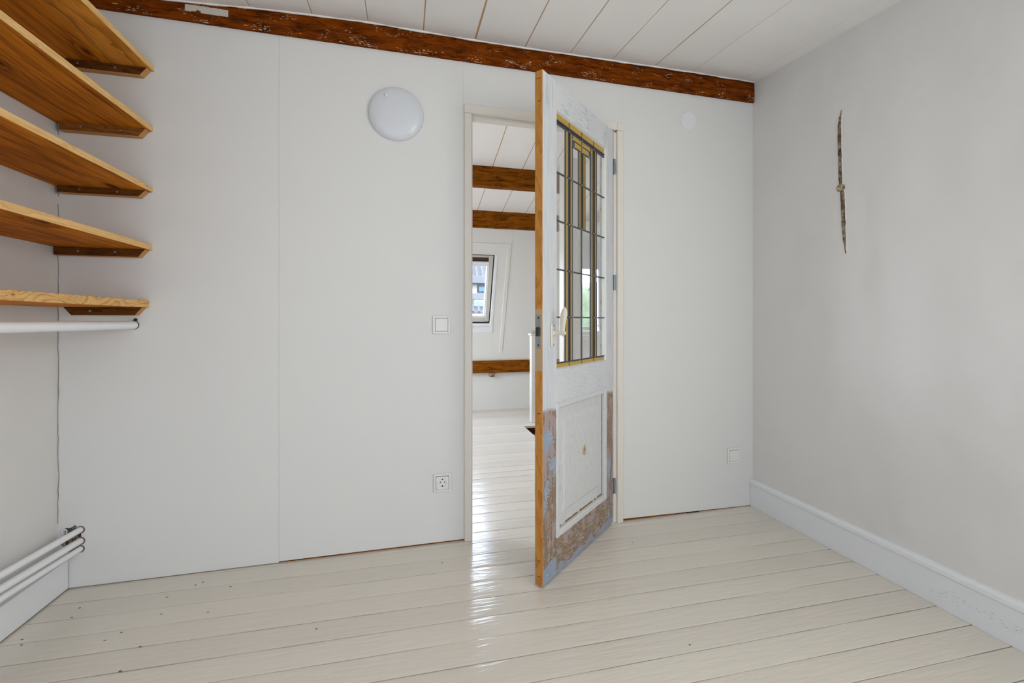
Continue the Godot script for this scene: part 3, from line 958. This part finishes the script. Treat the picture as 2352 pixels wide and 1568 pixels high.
	put("shaft", box(Vector3(1.262, 0.0, -1.38), Vector3(1.29, 2.66, -1.28), 0.003, 1), M.trim, p)
	put("shaft", box(Vector3(1.29, 0.0, -1.36), Vector3(1.40, 2.66, -1.30), 0.003, 1), M.frame, p)
	var n := thing("stair_balustrade", "white painted newel post with rails at the back of the stair opening", "balustrade", Vector3(1.30, 0, -2.265))
	put("newel_post", box(Vector3(-0.034, 0.0, -0.034), Vector3(0.036, 0.905, 0.034), 0.003, 1), M.trim, n)
	put("post_cap", box(Vector3(-0.05, 0.905, -0.045), Vector3(0.05, 0.924, 0.045), 0.004, 1), M.white, n)
	put("rail", box(Vector3(0.036, 0.845, -0.02), Vector3(1.6, 0.90, 0.02), 0.004), M.trim, n)
	put("rail", box(Vector3(0.036, 0.515, -0.015), Vector3(1.6, 0.575, 0.015), 0.004), M.trim, n)

func v3(a: Array) -> Vector3:
	return Vector3(a[0], a[1], a[2])

func frame4(x0: float, x1: float, y0: float, y1: float, t: float, z0: float, z1: float) -> Builder:
	var b := Builder.new(0)
	b.box(Vector3(x0, y0, z0), Vector3(x0 + t, y1, z1), 0.001)
	b.box(Vector3(x1 - t, y0, z0), Vector3(x1, y1, z1), 0.001)
	b.box(Vector3(x0 + t, y0, z0), Vector3(x1 - t, y0 + t, z1), 0.001)
	b.box(Vector3(x0 + t, y1 - t, z0), Vector3(x1 - t, y1, z1), 0.001)
	return b

func frame4z(x0: float, x1: float, y0: float, y1: float, t: float, z0: float, z1: float) -> Builder:
	return frame4(x0, x1, y0, y1, t, z0, z1)

func build_outside():
	# the terrace across the street, seen in the skylight
	var h := thing("neighbour_house", "grey roofed house with blue panels seen through the loft skylight", "house", Vector3(0, 0, -12))
	put("wall", box(Vector3(0.0, -4.0, -1.2), Vector3(5.2, 2.5, -0.5)), M.cement, h)
	put("ledge", box(Vector3(0.0, 2.30, -0.5), Vector3(5.2, 2.54, 0.0), 0.01), M.cement, h)
	put("ledge", box(Vector3(0.0, 1.76, -0.5), Vector3(5.2, 1.96, 0.05), 0.01), M.cement, h)
	var tile := pantile()
	for r in 3:
		for i in 26:
			var t := put("roof_tile", tile, M.tile, h)
			t.position = Vector3(0.1 + 0.195 * i, 2.52 + 0.22 * r, -0.12 - 0.20 * r)
	for i in 26:
		var t := put("roof_tile", tile, M.tile, h)
		t.position = Vector3(0.1 + 0.195 * i, 1.36, 0.22)
	put("roof_deck", box(Vector3(0.0, 2.5, -2.2), Vector3(5.2, 3.2, -0.75)), M.tile, h)
	for i in 4:
		put("siding_board", box(Vector3(0.0, 1.04 + 0.085 * i, 0.2), Vector3(5.2, 1.12 + 0.085 * i, 0.24 - 0.008 * (i % 2)), 0.006), M.cement, h)
	for i in 4:
		var x := 1.0 + 1.24 * i
		put("window_frame", box(Vector3(x - 0.10, 1.97, -0.5), Vector3(x + 0.10, 2.30, -0.42), 0.006), M.outer_white, h)
		put("blue_panel", box(Vector3(x + 0.16, 2.05, -0.5), Vector3(x + 0.72, 2.22, -0.38), 0.008), M.blue, h)
		put("blue_panel", box(Vector3(x - 0.10, 1.52, 0.02), Vector3(x + 0.42, 1.69, 0.14), 0.008), M.pale_blue, h)
		put("white_box", box(Vector3(x - 0.06, 1.69, 0.02), Vector3(x + 0.36, 1.74, 0.12), 0.006), M.outer_white, h)
		put("blue_panel", box(Vector3(x + 0.40, 1.66, -0.02), Vector3(x + 0.58, 1.75, 0.08), 0.006), M.blue, h)
	put("wall", box(Vector3(0.0, -4.0, -0.45), Vector3(5.2, 1.76, 0.02)), M.cement, h)
	# green garden behind the dormer window
	var g := struct("hill", "pale grey green hillside far beyond the loft windows", "hill", Vector3(26, 0, -52))
	var gb := B()
	var rows := []
	for i in 9:
		var line := []
		for j in 25:
			var x := lerpf(-40, 40, j / 24.0)
			line.append(Vector3(x, -6.0 + 15.4 * sin(i / 8.0 * PI * 0.5) * (0.9 + 0.1 * noise.get_noise_2d(x * 0.06, 3.0)), -3.0 * i))
		rows.append(line)
	gb.grid(rows, Vector3(0, 0.6, 1))
	put("slope", gb, M.field, g)
	var b := B()
	var ring := []
	for a in 19:
		var line := []
		for c in 30:
			var th := PI * a / 18.0
			var ph := TAU * c / 30.0
			var dir := Vector3(sin(th) * cos(ph), cos(th), sin(th) * sin(ph))
			line.append(dir * 1.9 * (1.0 + 0.30 * noise.get_noise_3d(dir.x * 3.2, dir.y * 3.2, dir.z * 3.2)))
		ring.append(line)
	b.grid(ring, Vector3.ZERO, true)
	var sh := thing("garden_shrub", "rounded green shrub seen small through the leaded door glass and the upright window", "shrub", Vector3(8.9, 0.75, -18.0))
	put("foliage", b, M.leaf, sh)

func pantile() -> ArrayMesh:
	var b := B(1)
	var rows := []
	for i in 2:
		var line := []
		for j in 9:
			var u := j / 8.0
			line.append(Vector3(0.2 * u, 0.25 * i + 0.03 * sin(u * TAU) - 0.02, 0.05 - 0.20 * i + 0.035 * sin(u * TAU)))
		rows.append(line)
	b.grid(rows, Vector3(0, 0.5, 1))
	var edge := []
	for p in rows[0]: edge.append(p + Vector3(0, -0.025, -0.015))
	b.grid([edge, rows[0]], Vector3.BACK)
	return b.mesh()

# ---------------------------------------------------------------- the door leaf

func build_door():
	# local axes: x from the hinge edge to the lock edge, y up, z into the leaf (away from the room)
	var o := struct("door_1", "half stripped white panelled door with leaded glass, standing open on the right", "door")
	var d := Vector3(-0.768, 0, 0.640).normalized()
	var n := Vector3(0.640, 0, 0.768).normalized()
	o.transform = Transform3D(Basis(d, Vector3.UP, -n), Vector3(1.0505, 0, 0.008))
	var th := 0.037
	var off := Vector2(0, 2.07)
	var face := func(x0: float, x1: float, y0: float, y1: float, called: String):
		var b := Builder.new(0, off)
		b.box(Vector3(x0, y0, 0.0), Vector3(x1, y1, th), 0.0015)
		return put(called, b, M.door_face, o)
	face.call(0.0, 0.083, 0.007, 2.053, "stile")
	# lock stile: painted face and back, bare pine edge
	face.call(0.577, 0.6855, 0.007, 2.053, "stile")
	var eb := Builder.new(1)
	eb.box(Vector3(0.6845, 0.0075, 0.0012), Vector3(0.6872, 2.0525, th - 0.001), 0.0006)
	put("bare_edge", eb, M.door_edge, o, "unpainted orange pine edge of the door")
	face.call(0.0835, 0.5765, 1.9345, 2.053, "rail")
	face.call(0.0835, 0.5765, 0.7175, 0.8585, "rail")
	face.call(0.0835, 0.5765, 0.007, 0.157, "rail")
	# end marks of the wedged tenons in the bare edge
	var tb := B()
	for y in [2.02, 1.93, 0.105, 0.043, 0.69]:
		tb.box(Vector3(0.6870, y, 0.010), Vector3(0.68745, y + 0.0025, 0.024))
	put("tenon_mark", tb, M.hole, o)
	# sloped glazing bead round the leaded light
	for s in [[0.083, 0.0885, 0.8585, 1.9345, 0], [0.577, 0.569, 0.8585, 1.9345, 0], [0.8585, 0.8625, 0.083, 0.577, 1], [1.9345, 1.9305, 0.083, 0.577, 1]]:
		var gb := Builder.new(0, off)
		var sec := [[s[0], 0.001], [s[1], 0.011], [s[1], 0.022], [s[0], 0.022]]
		var lo := []
		var hi := []
		for q in sec:
			lo.append(Vector3(q[0], s[2], q[1]) if s[4] == 0 else Vector3(s[2], q[0], q[1]))
			hi.append(Vector3(q[0], s[3], q[1]) if s[4] == 0 else Vector3(s[3], q[0], q[1]))
		var mid: Vector3 = (lo[0] + lo[2] + hi[0] + hi[2]) / 4.0
		for i in 4:
			var j := (i + 1) % 4
			gb.flat([lo[i], lo[j], hi[j], hi[i]], (lo[i] + lo[j] + hi[i] + hi[j]) / 4.0 - mid)
		put("glazing_bead", gb, M.trim, o)
	leaded_light(o)
	# lower panel: bead, sunk margin, raised field
	var poff := Vector2(-0.082, 0.716)
	var mb := Builder.new(0, poff)
	mb.box(Vector3(0.0835, 0.158, 0.014), Vector3(0.5765, 0.717, 0.026))
	put("panel", mb, M.door_panel, o, "white lower panel with a knot showing")
	for s in [[0.082, 0.108, 0.156, 0.718], [0.556, 0.582, 0.156, 0.718], [0.108, 0.556, 0.156, 0.184], [0.108, 0.556, 0.694, 0.718]]:
		var b := Builder.new(0, poff)
		b.box(Vector3(s[0], s[2], -0.004), Vector3(s[1], s[3], 0.016), 0.004)
		put("panel_bead", b, M.door_panel, o)
	var fb := Builder.new(0, poff)
	var x0 := 0.152
	var x1 := 0.508
	var y0 := 0.236
	var y1 := 0.640
	var c := 0.012
	fb.hexa([Vector3(x0 + c, y0 + c, 0.0075), Vector3(x1 - c, y0 + c, 0.0075), Vector3(x0 + c, y1 - c, 0.0075), Vector3(x1 - c, y1 - c, 0.0075), Vector3(x0, y0, 0.0145), Vector3(x1, y0, 0.0145), Vector3(x0, y1, 0.0145), Vector3(x1, y1, 0.0145)], 0.0015)
	put("raised_field", fb, M.door_panel, o)
	var sb := Builder.new(0)             # paint broken away in the seams
	for s in [[0.108, 0.112, 0.19, 0.69, 1], [0.112, 0.552, 0.1835, 0.1905, 0], [0.112, 0.552, 0.690, 0.6935, 0]]:
		var vertical: bool = s[4] == 1
		var steps := 26
		for i in steps:
			if noise.get_noise_2d(i * 1.3, s[0] * 50.0 + s[2] * 9.0) < -0.22 and s[4] == 0: continue
			var a := i / float(steps)
			var e := (i + 1) / float(steps)
			if vertical: sb.box(Vector3(s[0] - 0.001, lerpf(s[2], s[3], a), 0.0135), Vector3(s[1] + 0.002 * noise.get_noise_1d(i * 2.0), lerpf(s[2], s[3], e), 0.0139))
			else: sb.box(Vector3(lerpf(s[0], s[1], a), s[2] - 0.001, 0.0135), Vector3(lerpf(s[0], s[1], e), s[3] + 0.003 * noise.get_noise_1d(i * 2.0), 0.0139))
	put("bare_seam", sb, M.bare_seam, o, "bare wood where paint has flaked from the panel seam")
	# lock in the edge
	put("lock_plate", box(Vector3(0.6868, 0.950, 0.007), Vector3(0.6885, 1.082, 0.031), 0.0004, 1), M.steel, o, "steel lock plate in the door edge")
	var lp := o.get_node("lock_plate")
	put("latch", box(Vector3(0.688, 0.998, 0.011), Vector3(0.6955, 1.034, 0.028), 0.002, 1), M.dark_metal, lp)
	for y in [0.962, 1.071]:
		var s := B()
		s.lathe(Vector3(0.6885, y, 0.019), Vector3.RIGHT, [Vector2(0, 0.0042), Vector2(0.0008, 0.0036), Vector2(0.0009, 0.0)], 12)
		put("screw", s, M.dark_metal, lp)
	var pl := B(1)
	pl.box(Vector3(0.6868, 0.86, 0.0018), Vector3(0.6876, 1.105, th - 0.0018))
	put("edge_infill", pl, plain(srgb(186, 160, 124), 0.7), o, "pale patched wood round the lock")
	handle(o, -1.0, 0.0)
	handle(o, 1.0, th)
	# three steel hinges on the hinge edge
	for y in [1.866, 1.259, 0.195]:
		var h := B(1)
		for i in 5:
			h.lathe(Vector3(-0.0085, y - 0.04 + 0.016 * i, -0.004), Vector3.UP, [Vector2(0.0004, 0.0), Vector2(0.0004, 0.0064), Vector2(0.0156, 0.0064), Vector2(0.0156, 0.0)], 14)
		h.box(Vector3(-0.008, y - 0.04, -0.002), Vector3(0.0, y + 0.04, 0.0005))
		put("hinge", h, M.zinc, o)

func leaded_light(o: Node3D):
	var z0 := 0.0105
	var z1 := 0.0135
	var L := 0.085
	var R := 0.575
	var rows := [1.9305, 1.9025, 1.889, 1.684, 1.481, 1.276, 1.074, 0.881, 0.862]
	var pane := func(x0: float, x1: float, y0: float, y1: float, kind: String):
		var called := "glass_pane" if kind == "clear" else "coloured_pane"
		put(called, box(Vector3(x0, y0, z0), Vector3(x1, y1, z1)), M[kind], o)
	# top and bottom bands, four panes each; maroon under the top band
	var quarter := [L, 0.209, 0.333, 0.453, R]
	for i in 4:
		pane.call(quarter[i], quarter[i + 1], 1.9025, 1.9315, "gold")
		pane.call(quarter[i], quarter[i + 1], 1.889, 1.9025, "maroon")
		pane.call(quarter[i], quarter[i + 1], 0.862, 0.881, "gold")
	# columns: clear | gold smoke gold | clear | (gold smoke gold, upper two rows) | clear | gold smoke gold | clear
	for r in 5:
		var y1: float = rows[2 + r]
		var y0: float = rows[3 + r]
		var cols := [[L, 0.177, "clear"], [0.177, 0.197, "gold"], [0.197, 0.219, "smoke"], [0.219, 0.240, "gold"], [0.424, 0.444, "gold"], [0.444, 0.461, "smoke"], [0.461, 0.484, "gold"], [0.484, R, "clear"]]
		if r < 2:
			var top := 1.836 if r == 0 else y1
			for c in [[0.240, 0.300, "clear"], [0.300, 0.320, "gold"], [0.320, 0.342, "smoke"], [0.342, 0.361, "gold"], [0.361, 0.424, "clear"]]:
				pane.call(c[0], c[1], y0, top, c[2])
		else:
			cols.append([0.240, 0.333, "clear"])
			cols.append([0.333, 0.424, "clear"])
		for c in cols: pane.call(c[0], c[1], y0, y1, c[2])
	# stepped gold ornament at the head of the middle
	pane.call(0.240, 0.333, 1.864, 1.889, "gold")
	pane.call(0.333, 0.424, 1.864, 1.889, "gold")
	pane.call(0.257, 0.333, 1.836, 1.864, "gold")
	pane.call(0.333, 0.407, 1.836, 1.864, "gold")
	pane.call(0.240, 0.257, 1.836, 1.864, "clear")
	pane.call(0.407, 0.424, 1.836, 1.864, "clear")
	# lead
	var came := func(a: Vector2, b: Vector2, w: float):
		var lb := B(1 if a.x == b.x else 0)
		var horizontal := a.y == b.y
		var e := Vector3(0, w * 0.5, 0) if horizontal else Vector3(w * 0.5, 0, 0)
		lb.box(Vector3(a.x, a.y, z0 - 0.0022) - e, Vector3(b.x, b.y, z1 + 0.0022) + e, 0.0012)
		put("lead_came", lb, M.lead, o)
	for y in [1.9025, 1.889, 1.684, 1.481, 1.276, 1.074, 0.881]:
		came.call(Vector2(L, y), Vector2(R, y), 0.0062)
	for x in [0.177, 0.240, 0.424, 0.484]: came.call(Vector2(x, 0.881), Vector2(x, 1.889), 0.0052)
	for x in [0.197, 0.219, 0.444, 0.461]: came.call(Vector2(x, 0.881), Vector2(x, 1.889), 0.0042)
	for x in [0.300, 0.361]: came.call(Vector2(x, 1.481), Vector2(x, 1.836), 0.0050)
	for x in [0.320, 0.342]: came.call(Vector2(x, 1.481), Vector2(x, 1.836), 0.0042)
	came.call(Vector2(0.333, 0.881), Vector2(0.333, 1.481), 0.0052)
	came.call(Vector2(0.333, 1.836), Vector2(0.333, 1.9285), 0.0050)
	came.call(Vector2(0.333, 0.862), Vector2(0.333, 0.881), 0.0050)
	for x in [0.209, 0.453]:
		came.call(Vector2(x, 1.889), Vector2(x, 1.9285), 0.0050)
		came.call(Vector2(x, 0.862), Vector2(x, 0.881), 0.0050)
	came.call(Vector2(0.240, 1.864), Vector2(0.424, 1.864), 0.0048)
	came.call(Vector2(0.240, 1.836), Vector2(0.424, 1.836), 0.0048)
	for x in [0.257, 0.407]: came.call(Vector2(x, 1.836), Vector2(x, 1.864), 0.0044)
	for x in [L, R]: came.call(Vector2(x, 0.862), Vector2(x, 1.9285), 0.005)
	# solder where the leads cross
	var dot := B()
	dot.lathe(Vector3.ZERO, Vector3.FORWARD, [Vector2(0, 0.0048), Vector2(0.0008, 0.0036), Vector2(0.0011, 0.0)], 10)
	var dm := dot.mesh()
	for y in [1.684, 1.481, 1.276, 1.074]:
		for x in [0.177, 0.208, 0.240, 0.333, 0.424, 0.4525, 0.484]:
			put("solder_joint", dm, M.solder, o).position = Vector3(x, y, z0 - 0.0022)
	for x in [0.209, 0.333, 0.453]: put("solder_joint", dm, M.solder, o).position = Vector3(x, 1.889, z0 - 0.0022)
	for q in [[0.24, 1.864], [0.424, 1.864], [0.257, 1.836], [0.407, 1.836], [0.333, 1.864], [0.333, 1.836]]: put("solder_joint", dm, M.solder, o).position = Vector3(q[0], q[1], z0 - 0.0022)

func handle(o: Node3D, side: float, z: float):
	# long back plate, round neck and a paddle lever: upright on the room side (side -1), level on the other
	var s := 0.614
	var b := Builder.new(1)
	b.box(Vector3(s - 0.0155, 0.955, minf(z, z + side * 0.007)), Vector3(s + 0.0155, 1.047, maxf(z, z + side * 0.007)), 0.0035)
	var h := put("door_handle", b, M.enamel, o, "worn cream lever handle on a long plate")
	var nb := Builder.new(1)
	nb.lathe(Vector3(s, 1.010, z + side * 0.006), Vector3(0, 0, side), [Vector2(0, 0.0125), Vector2(0.006, 0.0115), Vector2(0.012, 0.0088), Vector2(0.046, 0.0084), Vector2(0.055, 0.0075), Vector2(0.0575, 0.0)], 18)
	put("neck", nb, M.enamel, h)
	var gb := Builder.new(1)
	var rings := []
	var wide := [0.004, 0.008, 0.0102, 0.0108, 0.0115, 0.0124, 0.0133, 0.0142, 0.0149, 0.015, 0.0136, 0.0096, 0.002]
	for i in 13:
		var t := i / 12.0
		var c := Vector3(0, -0.012 + 0.116 * t, side * (0.048 + 0.011 * t * t))
		var ring := []
		for k in 16:
			var a := TAU * k / 16.0
			var p: Vector3 = c + Vector3(cos(a) * wide[i] * 0.62, 0, sin(a) * wide[i])
			if side > 0.0: p = Vector3(-p.y, p.x * 1.5, p.z)
			ring.append(p + Vector3(s, 1.010, z))
		rings.append(ring)
	gb.grid(rings, Vector3.ZERO, true)
	gb.flat(rings[0], rings[0][0] - rings[1][0])
	gb.flat(rings[-1], rings[-1][0] - rings[-2][0])
	put("lever", gb, M.enamel, h)
	for y in [0.963, 1.039]:
		var sb := Builder.new(1)
		sb.lathe(Vector3(s, y, z + side * 0.007), Vector3(0, 0, side), [Vector2(0, 0.003), Vector2(0.0008, 0.0024), Vector2(0.0009, 0.0)], 10)
		put("screw", sb, M.dark_metal, h)

# ---------------------------------------------------------------- shelves

func build_shelves():
	var rowsd := [
		[2.103, -1.005, 0.023, -1.285, 0.0, "topmost plank shelf on the left wall, its underside in two tones", [-1.247, -1.124]],
		[1.857, -1.010, 0.024, -1.306, 0.0, "second plank shelf from the top, knots in its front edge, on a light brown cleat", [-1.237, -1.107]],
		[1.607, -1.010, 0.022, -1.312, 0.0, "third plank shelf, middle one of the five on the left wall", [-1.241, -1.117]],
		[1.371, -1.011, 0.024, -1.322, 0.0, "fourth plank shelf from the top, on a dark cleat with two screws", [-1.245, -1.124]],
		[1.142, -1.0215, 0.029, -1.292, 0.024, "lowest plank shelf with a swirly grained edge, just above the white rail", [-1.207]]]
	var i := 0
	for r in rowsd:
		var top: float = r[0]
		var th: float = r[2]
		var o := thing("wall_shelf", r[5], "shelf", Vector3(r[1], top, 0), "stripped pine shelves on the left wall")
		var w: float = 1.329 + r[1]
		var b := B(2, Vector2(0.37 * i, 0.21 * i))
		if i == 0:           # two planks side by side, the front one lighter
			b.box(Vector3(-w, -th, 0.001), Vector3(-0.1325, 0, 1.3), 0.0015)
			var fr := B(2)
			fr.box(Vector3(-0.132, -th, 0.001), Vector3(-0.0022, 0, 1.3), 0.0015)
			put("shelf_board", fr, M.shelf_light, o)
		else:
			b.box(Vector3(-w, -th, 0.001), Vector3(-0.0022, 0, 1.3), 0.0015)
		put("shelf_board", b, M.shelf, o)
		var e := B(2, Vector2(0.53 * i, 0.013 * i))
		e.box(Vector3(-0.0024, -th + 0.0005, 0.0012), Vector3(0, -0.0005, 1.3), 0.0006)
		put("front_edge", e, M.shelf_swirl if i == 4 else M.shelf_edge, o, "pale planed front edge")
		# cleat fixed to the back wall
		var x0: float = r[3] - r[1]
		var x1: float = -0.012
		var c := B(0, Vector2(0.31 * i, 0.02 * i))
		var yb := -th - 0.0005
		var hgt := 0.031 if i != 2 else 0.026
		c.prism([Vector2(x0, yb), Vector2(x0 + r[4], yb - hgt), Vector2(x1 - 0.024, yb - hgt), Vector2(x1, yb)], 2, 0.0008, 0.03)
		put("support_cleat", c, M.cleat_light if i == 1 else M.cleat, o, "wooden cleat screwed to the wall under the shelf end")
		var cl := o.get_node("support_cleat")
		var under := B(0, Vector2(0.1, 0.0))
		under.prism([Vector2(x0 + r[4] + 0.001, yb - hgt), Vector2(x0 + r[4] + 0.001, yb - hgt - 0.0008), Vector2(x1 - 0.024, yb - hgt - 0.0008), Vector2(x1 + 0.0008, yb), Vector2(x1, yb)].slice(0, 3) + [Vector2(x1 - 0.024, yb - hgt)], 2, 0.0008, 0.0298)
		put("sawn_edge", under, M.cleat_edge, cl)
		var slant := B(0)
		slant.flat([Vector3(x1 + 0.0006, yb, 0.001), Vector3(x1 - 0.0234, yb - hgt, 0.001), Vector3(x1 - 0.0234, yb - hgt, 0.0298), Vector3(x1 + 0.0006, yb, 0.0298)], Vector3(1, -1, 0))
		put("sawn_edge", slant, M.cleat_edge, cl)
		for sx in r[6]:
			var s := B()
			s.lathe(Vector3(sx - r[1], yb - hgt * 0.45, 0.03), Vector3.BACK, [Vector2(0, 0.0042), Vector2(0.0008, 0.0038), Vector2(0.0012, 0.0)], 12)
			put("screw", s, M.steel, cl)
		i += 1
	# clothes rail under the lowest shelf
	var rail := thing("clothes_rail", "white tube rail running under the lowest shelf from a steel bracket", "rail", Vector3(-1.075, 1.042, 0))
	var tb := B(2)
	tb.tube([Vector3(0, 0, 0.004), Vector3(0, 0, 0.3), Vector3(0, 0, 0.8), Vector3(0, 0, 1.3)], 0.0165, 20)
	put("rod", tb, M.pipe, rail)
	var br := B()
	br.lathe(Vector3(0, 0, 0.0), Vector3.BACK, [Vector2(0, 0.0), Vector2(0, 0.0178), Vector2(0.003, 0.0178), Vector2(0.003, 0.0168), Vector2(0.005, 0.0168)], 20)
	br.lathe(Vector3(0.006, 0.021, 0.0), Vector3.BACK, [Vector2(0, 0.0), Vector2(0, 0.0065), Vector2(0.004, 0.0065), Vector2(0.005, 0.0)], 14)
	put("bracket", br, M.dark_metal, rail)

# ---------------------------------------------------------------- wall fittings

func build_fittings():
	var l := thing("wall_lamp", "round frosted glass wall lamp left of the door, switched off", "lamp", Vector3(-0.044, 2.014, 0.0))
	var rim := B()
	rim.lathe(Vector3.ZERO, Vector3.BACK, [Vector2(0, 0.1238), Vector2(0.006, 0.1240), Vector2(0.009, 0.1236)], 48)
	put("rim", rim, M.plate, l)
	var dome := B()
	var prof := []
	for i in 13:
		var a := PI * 0.5 * i / 12.0
		prof.append(Vector2(0.0088 + 0.036 * sin(a), 0.1236 * cos(a)))
	dome.lathe(Vector3.ZERO, Vector3.BACK, prof, 48)
	put("glass_shade", dome, M.opal, l)
	var kn := B()
	kn.lathe(Vector3(-0.043, 0.068, 0.034), Vector3(-0.3, 0.45, 0.84).normalized(), [Vector2(-0.004, 0.007), Vector2(0.006, 0.0075), Vector2(0.009, 0.005), Vector2(0.010, 0.0)], 16)
	put("screw_knob", kn, M.plastic, l)
	var s := thing("light_switch", "white square light switch beside the door frame", "light switch", Vector3(0.163, 1.040, 0.0))
	switch_plate(s, true)
	var k := thing("wall_socket", "white wall socket low beside the door frame, below the light switch", "socket", Vector3(0.167, 0.291, 0.0))
	switch_plate(k, false)
	var bl := thing("blank_plate", "white square cover plate low in the right corner of the partition", "cover plate", Vector3(1.799, 0.297, 0.0))
	switch_plate(bl, true)
	var c := thing("junction_cover", "round white junction cover high on the wall right of the door", "cover plate", Vector3(1.509, 2.157, 0.0))
	var cb := B()
	cb.lathe(Vector3.ZERO, Vector3.BACK, [Vector2(0, 0.050), Vector2(0.0025, 0.050), Vector2(0.004, 0.0485), Vector2(0.0048, 0.044), Vector2(0.005, 0.0)], 40)
	put("disc", cb, M.plate, c)

func switch_plate(o: Node3D, rocker: bool):
	var f := B()
	for q in [[-0.0415, -0.0305, -0.043, 0.043], [0.0305, 0.0415, -0.043, 0.043], [-0.0305, 0.0305, -0.043, -0.0315], [-0.0305, 0.0305, 0.0315, 0.043]]:
		f.box(Vector3(q[0], q[2], 0.0), Vector3(q[1], q[3], 0.0085), 0.0018)
	put("frame", f, M.plastic, o)
	put("shadow_gap", box(Vector3(-0.0305, -0.0315, 0.0), Vector3(0.0305, 0.0315, 0.004)), plain(srgb(120, 112, 100), 0.8), o)
	if rocker:
		var r := B()
		r.hexa([Vector3(-0.0292, -0.030, 0.003), Vector3(0.0292, -0.030, 0.003), Vector3(-0.0292, 0.030, 0.003), Vector3(0.0292, 0.030, 0.003), Vector3(-0.0292, -0.030, 0.0078), Vector3(0.0292, -0.030, 0.0078), Vector3(-0.0292, 0.030, 0.0102), Vector3(0.0292, 0.030, 0.0102)], 0.0012)
		put("rocker", r, M.plastic, o)
		return
	# socket insert: square plate with a round well, two pin holes and earth clips
	var p := B()
	var n := 32
	for i in n:
		var a0 := TAU * i / n
		var a1 := TAU * (i + 1) / n
		var sq := func(a: float) -> Vector3:
			var c := Vector2(cos(a), sin(a))
			c /= maxf(absf(c.x) / 0.0293, absf(c.y) / 0.0300)
			return Vector3(c.x, c.y, 0.009)
		p.flat([Vector3(cos(a0) * 0.0195, sin(a0) * 0.0195, 0.009), Vector3(cos(a1) * 0.0195, sin(a1) * 0.0195, 0.009), sq.call(a1), sq.call(a0)], Vector3.BACK)
		p.flat([Vector3(cos(a0) * 0.0195, sin(a0) * 0.0195, 0.009), Vector3(cos(a1) * 0.0195, sin(a1) * 0.0195, 0.009), Vector3(cos(a1) * 0.0185, sin(a1) * 0.0185, 0.0045), Vector3(cos(a0) * 0.0185, sin(a0) * 0.0185, 0.0045)], Vector3(-cos(a0), -sin(a0), 0.2))
	put("insert", p, M.plastic, o)
	var well := B()
	well.lathe(Vector3(0, 0, 0.0043), Vector3.BACK, [Vector2(0, 0.019), Vector2(0.0004, 0.0)], 32)
	put("well", well, M.plastic, o)
	for x in [-0.0095, 0.0095]:
		var h := B()
		h.lathe(Vector3(x, 0.002, 0.0046), Vector3.BACK, [Vector2(0, 0.0028), Vector2(0.0004, 0.0)], 14)
		put("pin_hole", h, M.hole, o)
	put("earth_clip", box(Vector3(-0.0025, 0.0135, 0.0045), Vector3(0.0025, 0.0185, 0.0085), 0.0006), M.dark_metal, o)
	put("earth_clip", box(Vector3(-0.0025, -0.0185, 0.0045), Vector3(0.0025, -0.0125, 0.0085), 0.0006), M.dark_metal, o)

# ---------------------------------------------------------------- heating pipes

func build_pipes():
	var at := [[0.230, 0.0115, "uppermost of the three white heating pipes along the left wall", 0.0115], [0.186, 0.012, "middle one of the three white heating pipes along the left wall", 0.0125], [0.1545, 0.0125, "lowest white heating pipe, lying on the boxed baseboard", 0.011]]
	for p in at:
		var o := thing("heating_pipe", p[2], "pipe", Vector3(-1.2565, p[0], 0.0), "heating pipes on the left wall")
		var b := B(2)
		b.tube([Vector3(0, 0, -0.004), Vector3(-0.002, 0.002, 0.06), Vector3(-0.011, 0.0125, 0.36), Vector3(-0.016, 0.018, 0.6), Vector3(-0.018, 0.02, 1.2), Vector3(-0.018, 0.02, 3.2)], p[3], 18)
		put("tube", b, M.pipe, o)
		var e := B(2)
		e.lathe(Vector3(0.001, 0, 0.0), Vector3.BACK, [Vector2(0, 0.0), Vector2(0.0, p[3] + 0.004), Vector2(0.0008, p[3] + 0.003), Vector2(0.001, 0.0)], 18)
		put("bore_gap", e, M.dirt, o, "dark gap round the pipe at the wall")
	var c := thing("pipe_clip", "small white open hook clip on the left wall above the pipes", "clip", Vector3(-1.302, 0.231, 0.006))
	var b := B()
	var path := []
	for i in 15:
		var a := lerpf(-2.4, 2.4, i / 14.0) + PI * 0.5
		path.append(Vector3(cos(a) * 0.0075, sin(a) * 0.009, 0.002))
	b.tube(path, 0.0022, 8)
	put("hook", b, M.white, c)
	var wb := B()
	wb.tube([Vector3(0.008, 0.0, 0.0), Vector3(0.018, 0.004, 0.001), Vector3(0.032, 0.008, 0.001), Vector3(0.044, 0.006, 0.0)], 0.0028, 8)
	put("stem", wb, plain(srgb(80, 92, 86), 0.6), c)
